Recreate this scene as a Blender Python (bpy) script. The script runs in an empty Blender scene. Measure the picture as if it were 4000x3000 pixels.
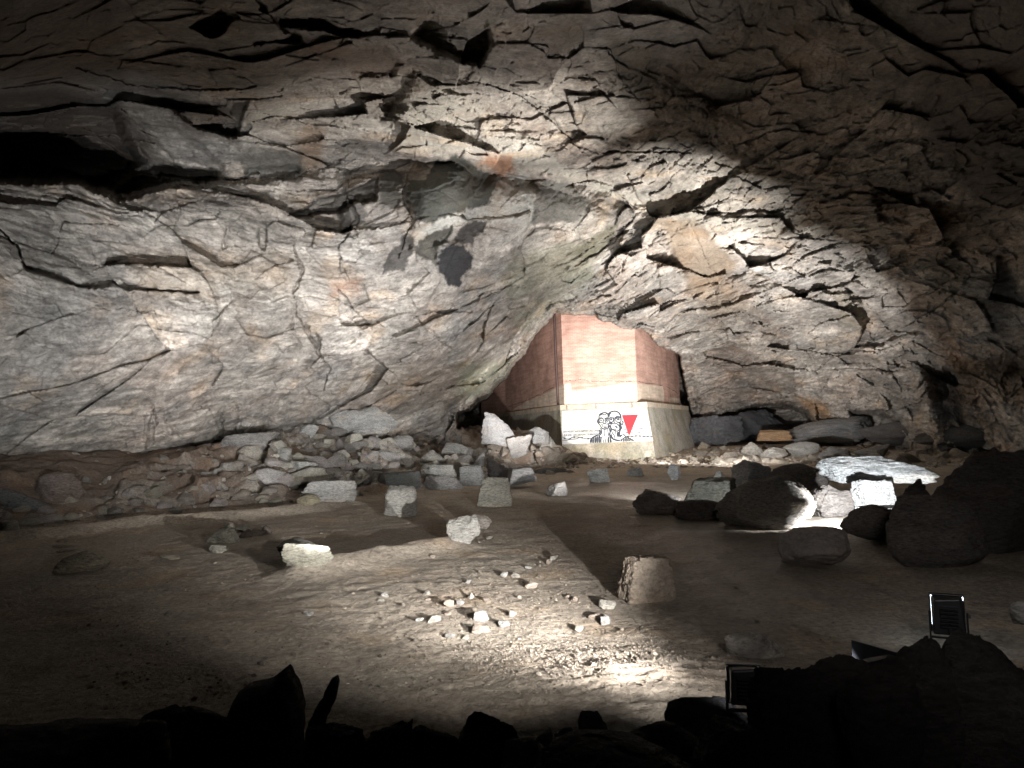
import bpy, math, random
import numpy as np
from mathutils import Vector, Matrix

# ------------------------------------------------------------------ scene / camera / world
S = bpy.context.scene
COL = S.collection
F = 2667.0; PITCH = math.radians(3.86); ROLL = math.radians(1.6); EYE = 1.65
_f = np.array([0, math.cos(PITCH), math.sin(PITCH)]); _r0 = np.array([1., 0, 0]); _u0 = np.array([0, -math.sin(PITCH), math.cos(PITCH)])
_r = math.cos(ROLL)*_r0 - math.sin(ROLL)*_u0; _u = math.sin(ROLL)*_r0 + math.cos(ROLL)*_u0
cd = bpy.data.cameras.new('camera'); cam = bpy.data.objects.new('camera', cd); COL.objects.link(cam)
cd.lens = 36*F/4000; cd.sensor_width = 36; cd.clip_start = .05; cd.clip_end = 500
m = Matrix(((_r[0], _u[0], -_f[0], 0), (_r[1], _u[1], -_f[1], 0), (_r[2], _u[2], -_f[2], EYE), (0, 0, 0, 1)))
cam.matrix_world = m
S.camera = cam
W = bpy.data.worlds.new('World'); S.world = W; W.use_nodes = True
bg = W.node_tree.nodes['Background']; bg.inputs[0].default_value = (.75, .85, 1, 1); bg.inputs[1].default_value = .003
S.view_settings.view_transform = 'Standard'; S.view_settings.look = 'None'; S.view_settings.exposure = 0; S.view_settings.gamma = 1
S.render.resolution_x = 1024; S.render.resolution_y = 768

def ray(px, py):
    px = np.asarray(px, float); py = np.asarray(py, float)
    a = (px-2000)/F; b = -(py-1500)/F
    d = _f + a[..., None]*_r + b[..., None]*_u
    return d/d[..., 1:2]                       # scaled so that y component = 1
def at(px, py, D):
    d = ray(px, py)*np.asarray(D, float)[..., None]; d[..., 2] += EYE
    return d
def aim(o, tgt):
    v = Vector(tgt)-o.location
    o.rotation_euler = v.to_track_quat('-Z', 'Y').to_euler()
def spot(loc, tgt, power, angle, blend=.5, color=(1, 1, 1), size=.06, name='spot_lamp', parent=None):
    l = bpy.data.lights.new(name, 'SPOT'); l.energy = power; l.spot_size = math.radians(angle); l.spot_blend = blend
    l.color = color; l.shadow_soft_size = size
    o = bpy.data.objects.new(name, l); COL.objects.link(o); o.location = loc; aim(o, tgt)
    return o
COOL = (.93, .97, 1.0); WARM = (1.0, .93, .84); NEUT = (1, .975, .95)
# bodies for some of these lights are built further down (floodlight things)
LAMPS = {}
def P3(px, py, D): return tuple(at(px, py, D).tolist())
LAMPS['sand'] = ((1.40, 2.75, .62), (1.40-.36*5, 2.75+5*.93, .60), 270, 60, .8, NEUT, .008)
LAMPS['sandfar'] = ((1.40, 2.75, .64), (1.40-.40*5, 2.75+5*.92, .96), 6500, 50, 1.0, NEUT, .008)
LAMPS['floor_fill'] = ((1.42, 1.40, 1.62), (-3.3, 11.4, 0), 2000, 45, 1.0, (1, .97, .93), .02)  # added fill, no such lamp known; brightens the middle floor
LAMPS['fill'] = ((.8, -1.2, 3.4), (5.2, 10.0, .3), 480, 58, 1.0, (1, .94, .9), .6)  # added fill for the right boulders and mud, no lamp stands there
LAMPS['row'] = ((3.1, 14.6, .35), (4.4, 23, .2), 900, 90, 1.0, COOL, .03)  # added light for the stones before the pier, without a lamp body
LAMPS['right'] = ((5.5, 10.3, .24), (5.2, 11.6, .0), 1300, 150, .3, COOL, .03)
LAMPS['leftwall'] = ((-3.2, 4.6, .45), P3(330, 1190, 14.5), 8500, 44, 1.0, (.96, .98, 1.0), .08)
LAMPS['leftwall2'] = ((-1.6, 6.5, .4), P3(1050, 1230, 20), 10500, 46, 1.0, (1, .985, .99), .08)
LAMPS['pier'] = ((.1, 23.5, .9), P3(2100, 1480, 43), 10500, 42, .9, (1, .95, .92), .06)
LAMPS['pier2'] = ((7.2, 27.5, .5), P3(2450, 1560, 40), 9000, 54, .9, (1, .95, .92), .06)
LAMPS['rightwall'] = ((8.5, 25.0, .5), P3(2780, 1200, 36), 15000, 106, 1.0, (1, .965, .94), .08)
LAMPS['vault'] = ((7.5, 21.0, .5), P3(1880, 480, 19.5), 15500, 43, 1.0, (1, .96, .9), .08)
LAMPS['vault2'] = ((8.0, 21.5, .5), P3(2550, 780, 27), 12000, 60, 1.0, (1, .96, .9), .08)
LAMPS['mass'] = ((2.2, 13.0, .3), P3(1750, 1120, 26), 11500, 68, 1.0, (1, .985, .99), .08)
LAMPS['ceiling'] = ((2.6, 15.0, .4), P3(2000, 180, 14), 1100, 60, 1.0, (1, .95, .92), .08)
for k, v in LAMPS.items():
    spot(v[0], v[1], v[2], v[3], v[4], v[5], v[6], name='lamp_light')

# ------------------------------------------------------------------ numpy noise
def h3(ix, iy, iz, s):
    n = (ix*374761393 + iy*668265263 + iz*2147483647 + s*1274126177) & 0xffffffff
    n = ((n ^ (n >> 13))*1274126177) & 0xffffffff
    n = ((n ^ (n >> 16))*2246822519) & 0xffffffff
    n = n ^ (n >> 15)
    return (n & 0xffffff).astype(np.float32)/16777216.0
def vnoise(P, s=0):
    I = np.floor(P).astype(np.int64); fr = (P-I).astype(np.float32); fr = fr*fr*(3-2*fr)
    r = 0
    for a in (0, 1):
        wa = fr[:, 0] if a else 1-fr[:, 0]
        for b in (0, 1):
            wb = fr[:, 1] if b else 1-fr[:, 1]
            for c in (0, 1):
                wc = fr[:, 2] if c else 1-fr[:, 2]
                r = r + wa*wb*wc*h3(I[:, 0]+a, I[:, 1]+b, I[:, 2]+c, s)
    return r*2-1
def fbm(P, o=4, s=0, g=.5):
    r = 0; a = 1; t = 0
    for i in range(o):
        r = r+a*vnoise(P*2**i+i*17.3, s+i); t += a; a *= g
    return r/t
def ridged(P, o=4, s=0, g=.5):
    r = 0; a = 1; t = 0
    for i in range(o):
        r = r+a*(1-np.abs(vnoise(P*2**i+i*11.1, s+i)*1.6)); t += a; a *= g
    return r/t
def facets(P, s=0, tilt=.6):
    """cell fracture: every cell is a tilted face; returns offset, distance to the cell border"""
    P = P.astype(np.float32)
    I = np.floor(P).astype(np.int64); n = len(P)
    F1 = np.full(n, 9, np.float32); F2 = np.full(n, 9, np.float32); V = np.zeros(n, np.float32)
    for a in (-1, 0, 1):
        for b in (-1, 0, 1):
            for c in (-1, 0, 1):
                x, y, z = I[:, 0]+a, I[:, 1]+b, I[:, 2]+c
                k = h3(x, y, z, s); k2 = h3(x, y, z, s+1); k3 = h3(x, y, z, s+2)
                dx = x+k-P[:, 0]; dy = y+k2-P[:, 1]; dz = z+k3-P[:, 2]
                d = dx*dx+dy*dy+dz*dz
                v = (k*7.13 % 1-.5)+tilt*2*((k2*5.7 % 1-.5)*dx+(k3*3.9 % 1-.5)*dy+(k*9.7 % 1-.5)*dz)
                near = d < F1
                F2 = np.where(near, F1, np.minimum(F2, d)); F1 = np.where(near, d, F1); V = np.where(near, v, V)
    return V, np.sqrt(F2)-np.sqrt(F1)
def sstep(a, b, x):
    t = np.clip((x-a)/(b-a), 0, 1); return t*t*(3-2*t)

# ------------------------------------------------------------------ mesh helpers
def tag(o, label=None, cat=None, group=None, kind=None):
    if label: o['label'] = label
    if cat: o['category'] = cat
    if group: o['group'] = group
    if kind: o['kind'] = kind
    return o
def empty(name, loc, label, cat, group=None):
    o = bpy.data.objects.new(name, None); COL.objects.link(o); o.location = loc
    return tag(o, label, cat, group)
def mesh_np(name, V, Fc, mat, parent=None, smooth=True, col=None, loc=None):
    me = bpy.data.meshes.new(name); V = np.asarray(V, np.float32); Fc = np.asarray(Fc, np.int32)
    k = Fc.shape[1]
    me.vertices.add(len(V)); me.vertices.foreach_set('co', V.ravel())
    me.loops.add(Fc.size); me.loops.foreach_set('vertex_index', Fc.ravel())
    me.polygons.add(len(Fc)); me.polygons.foreach_set('loop_start', np.arange(0, Fc.size, k, dtype=np.int32))
    try: me.polygons.foreach_set('loop_total', np.full(len(Fc), k, np.int32))
    except Exception: pass
    me.update(calc_edges=True); me.validate()
    me.polygons.foreach_set('use_smooth', np.full(len(me.polygons), smooth))
    if col is not None:
        ca = me.color_attributes.new('Col', 'FLOAT_COLOR', 'POINT')
        c4 = np.ones((len(V), 4), np.float32); c4[:, :3] = col; ca.data.foreach_set('color', c4.ravel())
    if mat: me.materials.append(mat)
    o = bpy.data.objects.new(name, me); COL.objects.link(o)
    if parent: o.parent = parent
    if loc is not None: o.location = loc
    return o
def mesh_py(name, V, Fc, mat, parent=None, smooth=False):
    me = bpy.data.meshes.new(name); me.from_pydata([tuple(map(float, v)) for v in V], [], Fc); me.update()
    if mat: me.materials.append(mat)
    if smooth: me.polygons.foreach_set('use_smooth', [True]*len(me.polygons))
    o = bpy.data.objects.new(name, me); COL.objects.link(o)
    if parent: o.parent = parent
    return o
def gridfaces(nr, nc):
    i = np.arange(nr*nc).reshape(nr, nc)
    return np.stack([i[:-1, :-1], i[:-1, 1:], i[1:, 1:], i[1:, :-1]], -1).reshape(-1, 4)
def boxes(L):
    V = []; Fc = []
    for (x0, y0, z0, x1, y1, z1) in L:
        n = len(V)
        V += [(x0, y0, z0), (x1, y0, z0), (x1, y1, z0), (x0, y1, z0), (x0, y0, z1), (x1, y0, z1), (x1, y1, z1), (x0, y1, z1)]
        Fc += [(n, n+3, n+2, n+1), (n+4, n+5, n+6, n+7), (n, n+1, n+5, n+4), (n+1, n+2, n+6, n+5), (n+2, n+3, n+7, n+6), (n+3, n, n+4, n+7)]
    return V, Fc
def bevel(o, w=.01, s=2):
    md = o.modifiers.new('bevel', 'BEVEL'); md.width = w; md.segments = s; md.limit_method = 'ANGLE'
    return o
def tube(name, pts, r, mat, parent=None, n=8):
    V = []; Fc = []
    pts = [Vector(p) for p in pts]
    for i, p in enumerate(pts):
        t = (pts[min(i+1, len(pts)-1)]-pts[max(i-1, 0)]).normalized()
        a = t.orthogonal().normalized() if i == 0 else (a-t*a.dot(t)).normalized()
        b = t.cross(a)
        for k in range(n):
            q = 2*math.pi*k/n; V.append(p+(a*math.cos(q)+b*math.sin(q))*r)
    for i in range(len(pts)-1):
        for k in range(n):
            Fc.append((i*n+k, i*n+(k+1) % n, (i+1)*n+(k+1) % n, (i+1)*n+k))
    Fc.append(tuple(range(n))[::-1]); Fc.append(tuple((len(pts)-1)*n+k for k in range(n)))
    return mesh_py(name, V, Fc, mat, parent, True)

# ------------------------------------------------------------------ materials
def newmat(name):
    mt = bpy.data.materials.new(name); mt.use_nodes = True
    nt = mt.node_tree; b = nt.nodes['Principled BSDF']
    return mt, nt, b
def N(nt, t, **kw):
    n = nt.nodes.new(t)
    for k, v in kw.items():
        if k.startswith('i_'): n.inputs[k[2:].replace('_', ' ')].default_value = v
        else: setattr(n, k, v)
    return n
def ramp(nt, stops):
    r = nt.nodes.new('ShaderNodeValToRGB'); e = r.color_ramp.elements
    while len(e) < len(stops): e.new(.5)
    for el, (p, c) in zip(e, stops): el.position = p; el.color = c if len(c) == 4 else (*c, 1)
    return r
def mixc(nt, mode, fac, a, b):
    n = nt.nodes.new('ShaderNodeMix'); n.data_type = 'RGBA'; n.blend_type = mode
    for s, v in ((0, fac), (6, a), (7, b)):
        if hasattr(v, 'links') or hasattr(v, 'is_output'): nt.links.new(v, n.inputs[s])
        else: n.inputs[s].default_value = v if s == 0 else (*v, 1)
    return n.outputs[2]
def rock_mat(name, tint=(1, 1, 1), scale=1.0, bump=.5, con=1.0, rough=.85, space='Object', stretch=(1, 1, 1), spec=.25):
    mt, nt, b = newmat(name); L = nt.links.new
    tc = N(nt, 'ShaderNodeTexCoord'); mp = N(nt, 'ShaderNodeMapping'); L(tc.outputs[space], mp.inputs[0])
    mp.inputs['Scale'].default_value = [scale*s for s in stretch]
    at_ = N(nt, 'ShaderNodeAttribute', attribute_name='Col')
    n1 = N(nt, 'ShaderNodeTexNoise'); n1.inputs['Scale'].default_value = 1.2; n1.inputs['Detail'].default_value = 8; n1.inputs['Roughness'].default_value = .68; n1.inputs['Distortion'].default_value = .6
    n2 = N(nt, 'ShaderNodeTexNoise'); n2.inputs['Scale'].default_value = 9; n2.inputs['Detail'].default_value = 6; n2.inputs['Roughness'].default_value = .75
    n3 = N(nt, 'ShaderNodeTexNoise'); n3.inputs['Scale'].default_value = .5; n3.inputs['Detail'].default_value = 5
    for n in (n1, n2, n3): L(mp.outputs[0], n.inputs['Vector'])
    r1 = ramp(nt, [(.3, (.55, .53, .52)), (.46, (.95, .94, .92)), (.56, (1.05, 1.03, 1.0)), (.72, (1.35, 1.34, 1.32))]); L(n1.outputs[0], r1.inputs[0])
    r2 = ramp(nt, [(.34, (.6, .59, .58)), (.5, (1, 1, 1)), (.66, (1.35, 1.35, 1.35))]); L(n2.outputs[0], r2.inputs[0])
    for e_ in r2.color_ramp.elements: e_.color = tuple(max(.12, 1+(q_-1)*con) for q_ in e_.color[:3])+(1,)
    r3 = ramp(nt, [(.36, (.96, .99, 1.0)), (.55, (1, 1, 1)), (.68, (1.1, 1.0, .88))]); L(n3.outputs[0], r3.inputs[0])
    c = mixc(nt, 'MULTIPLY', 1.0, at_.outputs[0], tint)
    c = mixc(nt, 'MULTIPLY', .85, c, r1.outputs[0]); c = mixc(nt, 'MULTIPLY', .8, c, r2.outputs[0]); c = mixc(nt, 'MULTIPLY', .9, c, r3.outputs[0])
    L(c, b.inputs['Base Color']); b.inputs['Roughness'].default_value = rough; b.inputs['Specular IOR Level'].default_value = spec
    n4 = N(nt, 'ShaderNodeTexNoise'); n4.inputs['Scale'].default_value = 22; n4.inputs['Detail'].default_value = 5; n4.inputs['Roughness'].default_value = .7; L(mp.outputs[0], n4.inputs['Vector'])
    bp = N(nt, 'ShaderNodeBump'); bp.inputs['Strength'].default_value = bump; bp.inputs['Distance'].default_value = .03; L(n4.outputs[0], bp.inputs['Height'])
    b2 = N(nt, 'ShaderNodeBump'); b2.inputs['Strength'].default_value = bump; b2.inputs['Distance'].default_value = .1; L(n2.outputs[0], b2.inputs['Height']); L(bp.outputs[0], b2.inputs['Normal'])
    L(b2.outputs[0], b.inputs['Normal'])
    return mt
M_CAVE = rock_mat('cave_rock', scale=1.0, bump=.8, con=.8, stretch=(1.1, 1.1, 1.9))
M_ROCK = rock_mat('boulder_rock', scale=2.2, bump=1.0, con=1.7, stretch=(.8, .8, 2.2))
M_DULL = rock_mat('dull_rock', scale=3.0, bump=.8, con=1.2, stretch=(1, 1, 1.3))
M_WET = rock_mat('wet_rock', scale=2.0, bump=.4, rough=.5, spec=.4)
def simple(name, c, rough=.6, metal=0, emit=None, es=1, var=.25, sc=6, bump=.2):
    mt, nt, b = newmat(name); L = nt.links.new
    tc = N(nt, 'ShaderNodeTexCoord'); n = N(nt, 'ShaderNodeTexNoise'); n.inputs['Scale'].default_value = sc; n.inputs['Detail'].default_value = 6; L(tc.outputs['Object'], n.inputs['Vector'])
    r = ramp(nt, [(.3, tuple(x*(1-var) for x in c)), (.7, tuple(min(1, x*(1+var)) for x in c))]); L(n.outputs[0], r.inputs[0]); L(r.outputs[0], b.inputs['Base Color'])
    b.inputs['Roughness'].default_value = rough; b.inputs['Metallic'].default_value = metal
    if bump:
        bp = N(nt, 'ShaderNodeBump'); bp.inputs['Strength'].default_value = bump; bp.inputs['Distance'].default_value = .02; L(n.outputs[0], bp.inputs['Height']); L(bp.outputs[0], b.inputs['Normal'])
    if emit: b.inputs['Emission Color'].default_value = (*emit, 1); b.inputs['Emission Strength'].default_value = es
    return mt
M_BLACK = simple('painted_metal', (.015, .016, .02), .45, .3)
M_STEEL = simple('bare_steel', (.5, .52, .55), .25, 1, var=.1, bump=0)
M_GLASS = simple('lamp_glass', (.9, .92, 1), .2, 0, (.8, .9, 1), 18, bump=0)
M_CABLE = simple('cable_rubber', (.02, .02, .02), .6)
M_PIPE = simple('rusty_pipe', (.06, .035, .03), .6)
def brick_mat(name, c1, c2, mortar, bw=.26, rh=.085, bs=.35):
    mt, nt, b = newmat(name); L = nt.links.new
    uv = N(nt, 'ShaderNodeUVMap'); br = N(nt, 'ShaderNodeTexBrick'); L(uv.outputs[0], br.inputs[0])
    br.inputs['Color1'].default_value = (*c1, 1); br.inputs['Color2'].default_value = (*c2, 1); br.inputs['Mortar'].default_value = (*mortar, 1)
    br.inputs['Scale'].default_value = 1; br.inputs['Brick Width'].default_value = bw; br.inputs['Row Height'].default_value = rh; br.inputs['Mortar Size'].default_value = .008; br.inputs['Bias'].default_value = 0
    tc = N(nt, 'ShaderNodeTexCoord')
    n = N(nt, 'ShaderNodeTexNoise'); n.inputs['Scale'].default_value = .9; n.inputs['Detail'].default_value = 9; n.inputs['Roughness'].default_value = .65; L(tc.outputs['Object'], n.inputs['Vector'])
    mp = N(nt, 'ShaderNodeMapping'); mp.inputs['Scale'].default_value = (.4, .4, 5); L(tc.outputs['Object'], mp.inputs[0])
    n2 = N(nt, 'ShaderNodeTexNoise'); n2.inputs['Scale'].default_value = 1.3; n2.inputs['Detail'].default_value = 6; L(mp.outputs[0], n2.inputs['Vector'])
    r = ramp(nt, [(.3, (.66, .62, .6)), (.5, (1, 1, 1)), (.7, (1.25, 1.27, 1.3))]); L(n.outputs[0], r.inputs[0])
    r2 = ramp(nt, [(.35, (.8, .78, .76)), (.6, (1.1, 1.1, 1.1))]); L(n2.outputs[0], r2.inputs[0])
    c = mixc(nt, 'MULTIPLY', .9, br.outputs[0], r.outputs[0]); c = mixc(nt, 'MULTIPLY', .8, c, r2.outputs[0])
    L(c, b.inputs['Base Color']); b.inputs['Roughness'].default_value = .85
    bp = N(nt, 'ShaderNodeBump'); bp.inputs['Strength'].default_value = bs; bp.inputs['Distance'].default_value = .02; bp.invert = True
    L(br.outputs[1], bp.inputs['Height']); L(bp.outputs[0], b.inputs['Normal'])
    return mt
M_BRICK = brick_mat('red_brick', (.55, .33, .265), (.48, .275, .215), (.57, .43, .36))
M_WASH = brick_mat('whitewashed_brick', (.72, .62, .50), (.66, .56, .46), (.50, .38, .30))
M_CONC = rock_mat('stained_concrete', scale=1.0, bump=.25, rough=.8, space='Object')
M_LEDGE = rock_mat('ledge_stone', scale=1.5, bump=.3)

# ------------------------------------------------------------------ ground function
_foot = np.array([at(*p, 1.0) for p in [(-600, 2190), (0, 2085), (600, 2025), (1100, 1990), (1500, 1935), (1850, 1885), (2160, 1835)]])
FOOT = []
for px, py in [(-1500, 2250), (-600, 2150), (0, 2085), (600, 2025), (1100, 1985), (1500, 1935), (1850, 1885), (2160, 1825)]:
    d = ray(px, py); FOOT.append((d[0]*(EYE/-d[2]), EYE/-d[2]))
FOOT = np.array(FOOT)
def foot_dist(x, y):
    """signed distance to the bank foot line, positive on the bank (left / far side)"""
    best = np.full(x.shape, 1e9); sgn = np.ones(x.shape)
    for (ax, ay), (bx, by) in zip(FOOT[:-1], FOOT[1:]):
        ex, ey = bx-ax, by-ay; t = np.clip(((x-ax)*ex+(y-ay)*ey)/(ex*ex+ey*ey), 0, 1)
        qx, qy = ax+t*ex-x, ay+t*ey-y; d = np.hypot(qx, qy); s = np.where(ex*(y-ay)-ey*(x-ax) > 0, 1., -1.)
        u = d < best; best = np.where(u, d, best); sgn = np.where(u, s, sgn)
    return best*sgn
def n2(x, y, sc, s, o=3):
    return fbm(np.stack([x*sc, y*sc, np.full(x.shape, .37)], -1), o, s)
def ground_h(x, y, fine=False):
    x = np.atleast_1d(np.asarray(x, float)).ravel(); y = np.atleast_1d(np.asarray(y, float)).ravel()
    s = foot_dist(x, y)+.6*n2(x, y, .7, 41)
    wid = np.clip(3.2+(y-14)*.42, 3.2, 11)
    H = 1.35+.5*sstep(14, 28, y)
    bank = H*sstep(-.02, 1.0, s/wid)*(.8+.25*n2(x, y, .5, 43))+.10*sstep(0, .6, s)
    bank *= 1-sstep(30, 38, y)*sstep(1, 4, x)
    up = sstep(.3, 1.6, s)*sstep(-10.5, -7.5, x)*(1-sstep(32, 37, y)*sstep(1, 3, x))
    fv_, fe_ = facets(np.stack([x*.9, y*.7, x*0+.5], -1), 501, 1.0); fw_, _ = facets(np.stack([x*2.4, y*2.0, x*0+.5], -1), 511, 1.0)
    bank = bank+up*(.42*fv_+.16*fw_)
    h = bank+.035*n2(x, y, .35, 5)-.15*sstep(22, 38, y)
    h += .05*n2(x, y, 1.3, 7)*sstep(-.3, .6, s)*3
    # drop of the floor towards the viewer's feet, where the dark rocks lie
    h -= .25*sstep(3.4, 2.3, y)
    # low sand ridge in front of the lamp: gravelly shoulder
    h += .10*np.exp(-((x-.6)**2/1.6+(y-4.3)**2/.5))
    # far right side rises to the rubble at the foot of the far wall
    h += .35*sstep(30, 44, y)*sstep(7, 14, x)
    # low sand ridges added to cast dark bands: one along the bank foot at left, one beside the triangular rock
    h += .17*np.exp(-((s+1.25+.3*n2(x, y, .9, 46))/.32)**2)*sstep(-3.2, -4.6, x)*sstep(24, 16, y)
    t_ = np.clip(((x+2.5)*1.46+(y-8.3)*1.65)/(1.46**2+1.65**2), 0, 1); dd_ = np.hypot(x+2.5-1.46*t_, y-8.3-1.65*t_)
    h += .15*np.exp(-(dd_/.34)**2)*(1+.4*n2(x, y, 2, 47))
    # pool basin
    if fine:
        h = h+.020*n2(x, y, 4, 11, 5)+.006*n2(x, y, 24, 12, 3)*sstep(16, 5, y)
        h = h+.09*np.abs(n2(x, y, 2.6, 15, 4))*sstep(-.1, .5, s)
        # small overlapping ripples of wet mud at the gravel edge
        g = sstep(4.9, 4.4, y)*sstep(3.0, 3.6, y)
        h = h+.03*ridged(np.stack([x*3, y*9, x*0], -1), 3, 71)*g*sstep(-1.2, -.2, x)
    return h
def hits(px, py):
    d = ray(px, py); D = np.geomspace(1.2, 70, 420); out = np.zeros(len(d))
    for k in range(0, len(d), 400):
        dd = d[k:k+400]; Z = EYE+D[None]*dd[:, 2:3]; X = D[None]*dd[:, 0:1]; Y = np.broadcast_to(D[None], X.shape)
        b = Z < ground_h(X.ravel(), Y.ravel()).reshape(X.shape); i = np.where(b.any(1), b.argmax(1), len(D)-1); out[k:k+400] = D[i]
    return out
def hit(px, py):
    d = ray(px, py); D = np.geomspace(1.2, 75, 900)
    z = EYE+D*d[2]; h = ground_h(D*d[0], D)
    i = np.argmax(z < h)
    if not (z < h).any(): i = len(D)-1
    return float(D[i])

# ------------------------------------------------------------------ cave shell
def rbf(ctrl):
    C = np.array(ctrl, float); X = C[:, :2]/1000; v = np.log(C[:, 2])
    r = np.hypot(X[:, None, 0]-X[None, :, 0], X[:, None, 1]-X[None, :, 1])
    K = r**2*np.log(r+1e-9); n = len(C)
    A = np.zeros((n+3, n+3)); A[:n, :n] = K+np.eye(n)*.02; A[:n, n] = 1; A[:n, n+1:] = X; A[n:, :n] = A[:n, n:].T
    w = np.linalg.solve(A, np.r_[v, 0, 0, 0])
    def f(px, py):
        Q = np.stack([px, py], -1)/1000; out = w[n]+Q[:, 0]*w[n+1]+Q[:, 1]*w[n+2]
        for i in range(n):
            rr = np.hypot(Q[:, 0]-X[i, 0], Q[:, 1]-X[i, 1]); out = out+w[i]*rr**2*np.log(rr+1e-9)
        return np.exp(out)
    return f
BACK = rbf([(-900, -700, 6), (0, 0, 9), (1000, 0, 11), (2000, 0, 12), (3000, 0, 12), (4000, 0, 9), (4900, -700, 7), (2000, -800, 8),
    (0, 300, 12), (1000, 300, 14.5), (2000, 300, 16), (3000, 300, 16), (4000, 300, 12), (0, 500, 19), (-900, 500, 16), (300, 620, 23), (500, 720, 24),
    (1000, 500, 20), (1200, 700, 25), (2000, 600, 22.5), (3000, 600, 20), (4000, 600, 15), (2000, 800, 29), (2500, 800, 28), (3000, 800, 25), (3500, 800, 22), (4000, 800, 18),
    (2500, 1000, 32), (3000, 1000, 30), (3500, 1000, 26), (4000, 1000, 20), (2300, 1200, 35), (2500, 1200, 36), (3000, 1200, 35), (3500, 1200, 30), (4000, 1200, 22),
    (2560, 1330, 38), (2700, 1400, 45), (3000, 1400, 41), (3500, 1400, 33), (4000, 1400, 23), (2700, 1600, 50), (3000, 1600, 47), (3300, 1600, 41), (3600, 1600, 34), (4000, 1600, 24),
    (4900, 1600, 16), (4900, 800, 12), (2700, 1850, 50), (3300, 1850, 42), (3700, 1850, 33), (4000, 1850, 24), (-900, 1200, 17), (0, 1200, 22), (1000, 1300, 32), (1700, 1500, 42)])
FRONT = rbf([(-900, 700, 10), (0, 740, 14), (400, 740, 16), (900, 720, 20), (1300, 650, 22), (1700, 600, 23), (2000, 640, 25), (2400, 760, 28),
    (-900, 1100, 9), (0, 1100, 13), (500, 1100, 16), (1000, 1100, 20), (1500, 1000, 23), (2000, 900, 26), (2400, 950, 29.5), (1700, 800, 22.5), (1800, 1100, 25.5), (2200, 1100, 31),
    (-900, 1450, 10), (0, 1450, 14), (500, 1450, 17), (1000, 1450, 21.5), (1500, 1450, 26), (1900, 1400, 31), (0, 1750, 16.5), (500, 1760, 20.5), (1000, 1700, 25), (1500, 1620, 30), (1800, 1600, 34),
    (2100, 1300, 34), (0, 1950, 18), (1000, 1950, 27), (1900, 1900, 38), (-900, 1900, 13)])
def poly_sd(px, py, poly):
    """signed distance in px, positive inside"""
    P = np.array(poly, float); Q = np.roll(P, -1, 0); best = np.full(px.shape, 1e9); ins = np.zeros(px.shape, bool)
    for (ax, ay), (bx, by) in zip(P, Q):
        ex, ey = bx-ax, by-ay; t = np.clip(((px-ax)*ex+(py-ay)*ey)/(ex*ex+ey*ey+1e-9), 0, 1)
        best = np.minimum(best, np.hypot(ax+t*ex-px, ay+t*ey-py))
        c = ((ay > py) != (by > py)) & (px < (bx-ax)*(py-ay)/(by-ay+1e-12)+ax); ins ^= c
    return np.where(ins, best, -best)
def line_d(px, py, pts):
    best = np.full(px.shape, 1e9); tt = np.zeros(px.shape); n = len(pts)-1
    for i, ((ax, ay), (bx, by)) in enumerate(zip(pts[:-1], pts[1:])):
        ex, ey = bx-ax, by-ay; t = np.clip(((px-ax)*ex+(py-ay)*ey)/(ex*ex+ey*ey), 0, 1)
        d = np.hypot(ax+t*ex-px, ay+t*ey-py); u = d < best; best = np.where(u, d, best); tt = np.where(u, (i+t)/n, tt)
    return best, tt
POLY_F = [(-3000, 900), (-600, 730), (0, 700), (200, 700), (330, 705), (460, 765), (620, 722), (800, 712), (980, 700), (1120, 690), (1260, 655), (1400, 625), (1520, 640), (1620, 645), (1700, 615), (1790, 610), (1880, 680),
    (1960, 655), (2200, 690), (2400, 735), (2470, 800), (2485, 850), (2430, 940), (2390, 1010), (2330, 1100), (2280, 1180), (2165, 1228), (2080, 1330), (2030, 1400), (1975, 1475), (1890, 1560), (1840, 1620), (1840, 2400), (-3000, 2600)]
POLY_HOLE = [(1780, 1620), (1890, 1555), (1975, 1475), (2030, 1400), (2080, 1330), (2165, 1226), (2250, 1236), (2330, 1228), (2365, 1252), (2440, 1290), (2500, 1288), (2565, 1340), (2655, 1390), (2672, 1500), (2700, 1640), (2720, 2400), (1780, 2400)]
POLY_ARCH = [(2690, 1665), (2790, 1630), (2850, 1600), (2960, 1585), (3080, 1570), (3160, 1600), (3200, 1650), (3250, 1720), (3260, 2300), (2690, 2300)]
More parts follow.
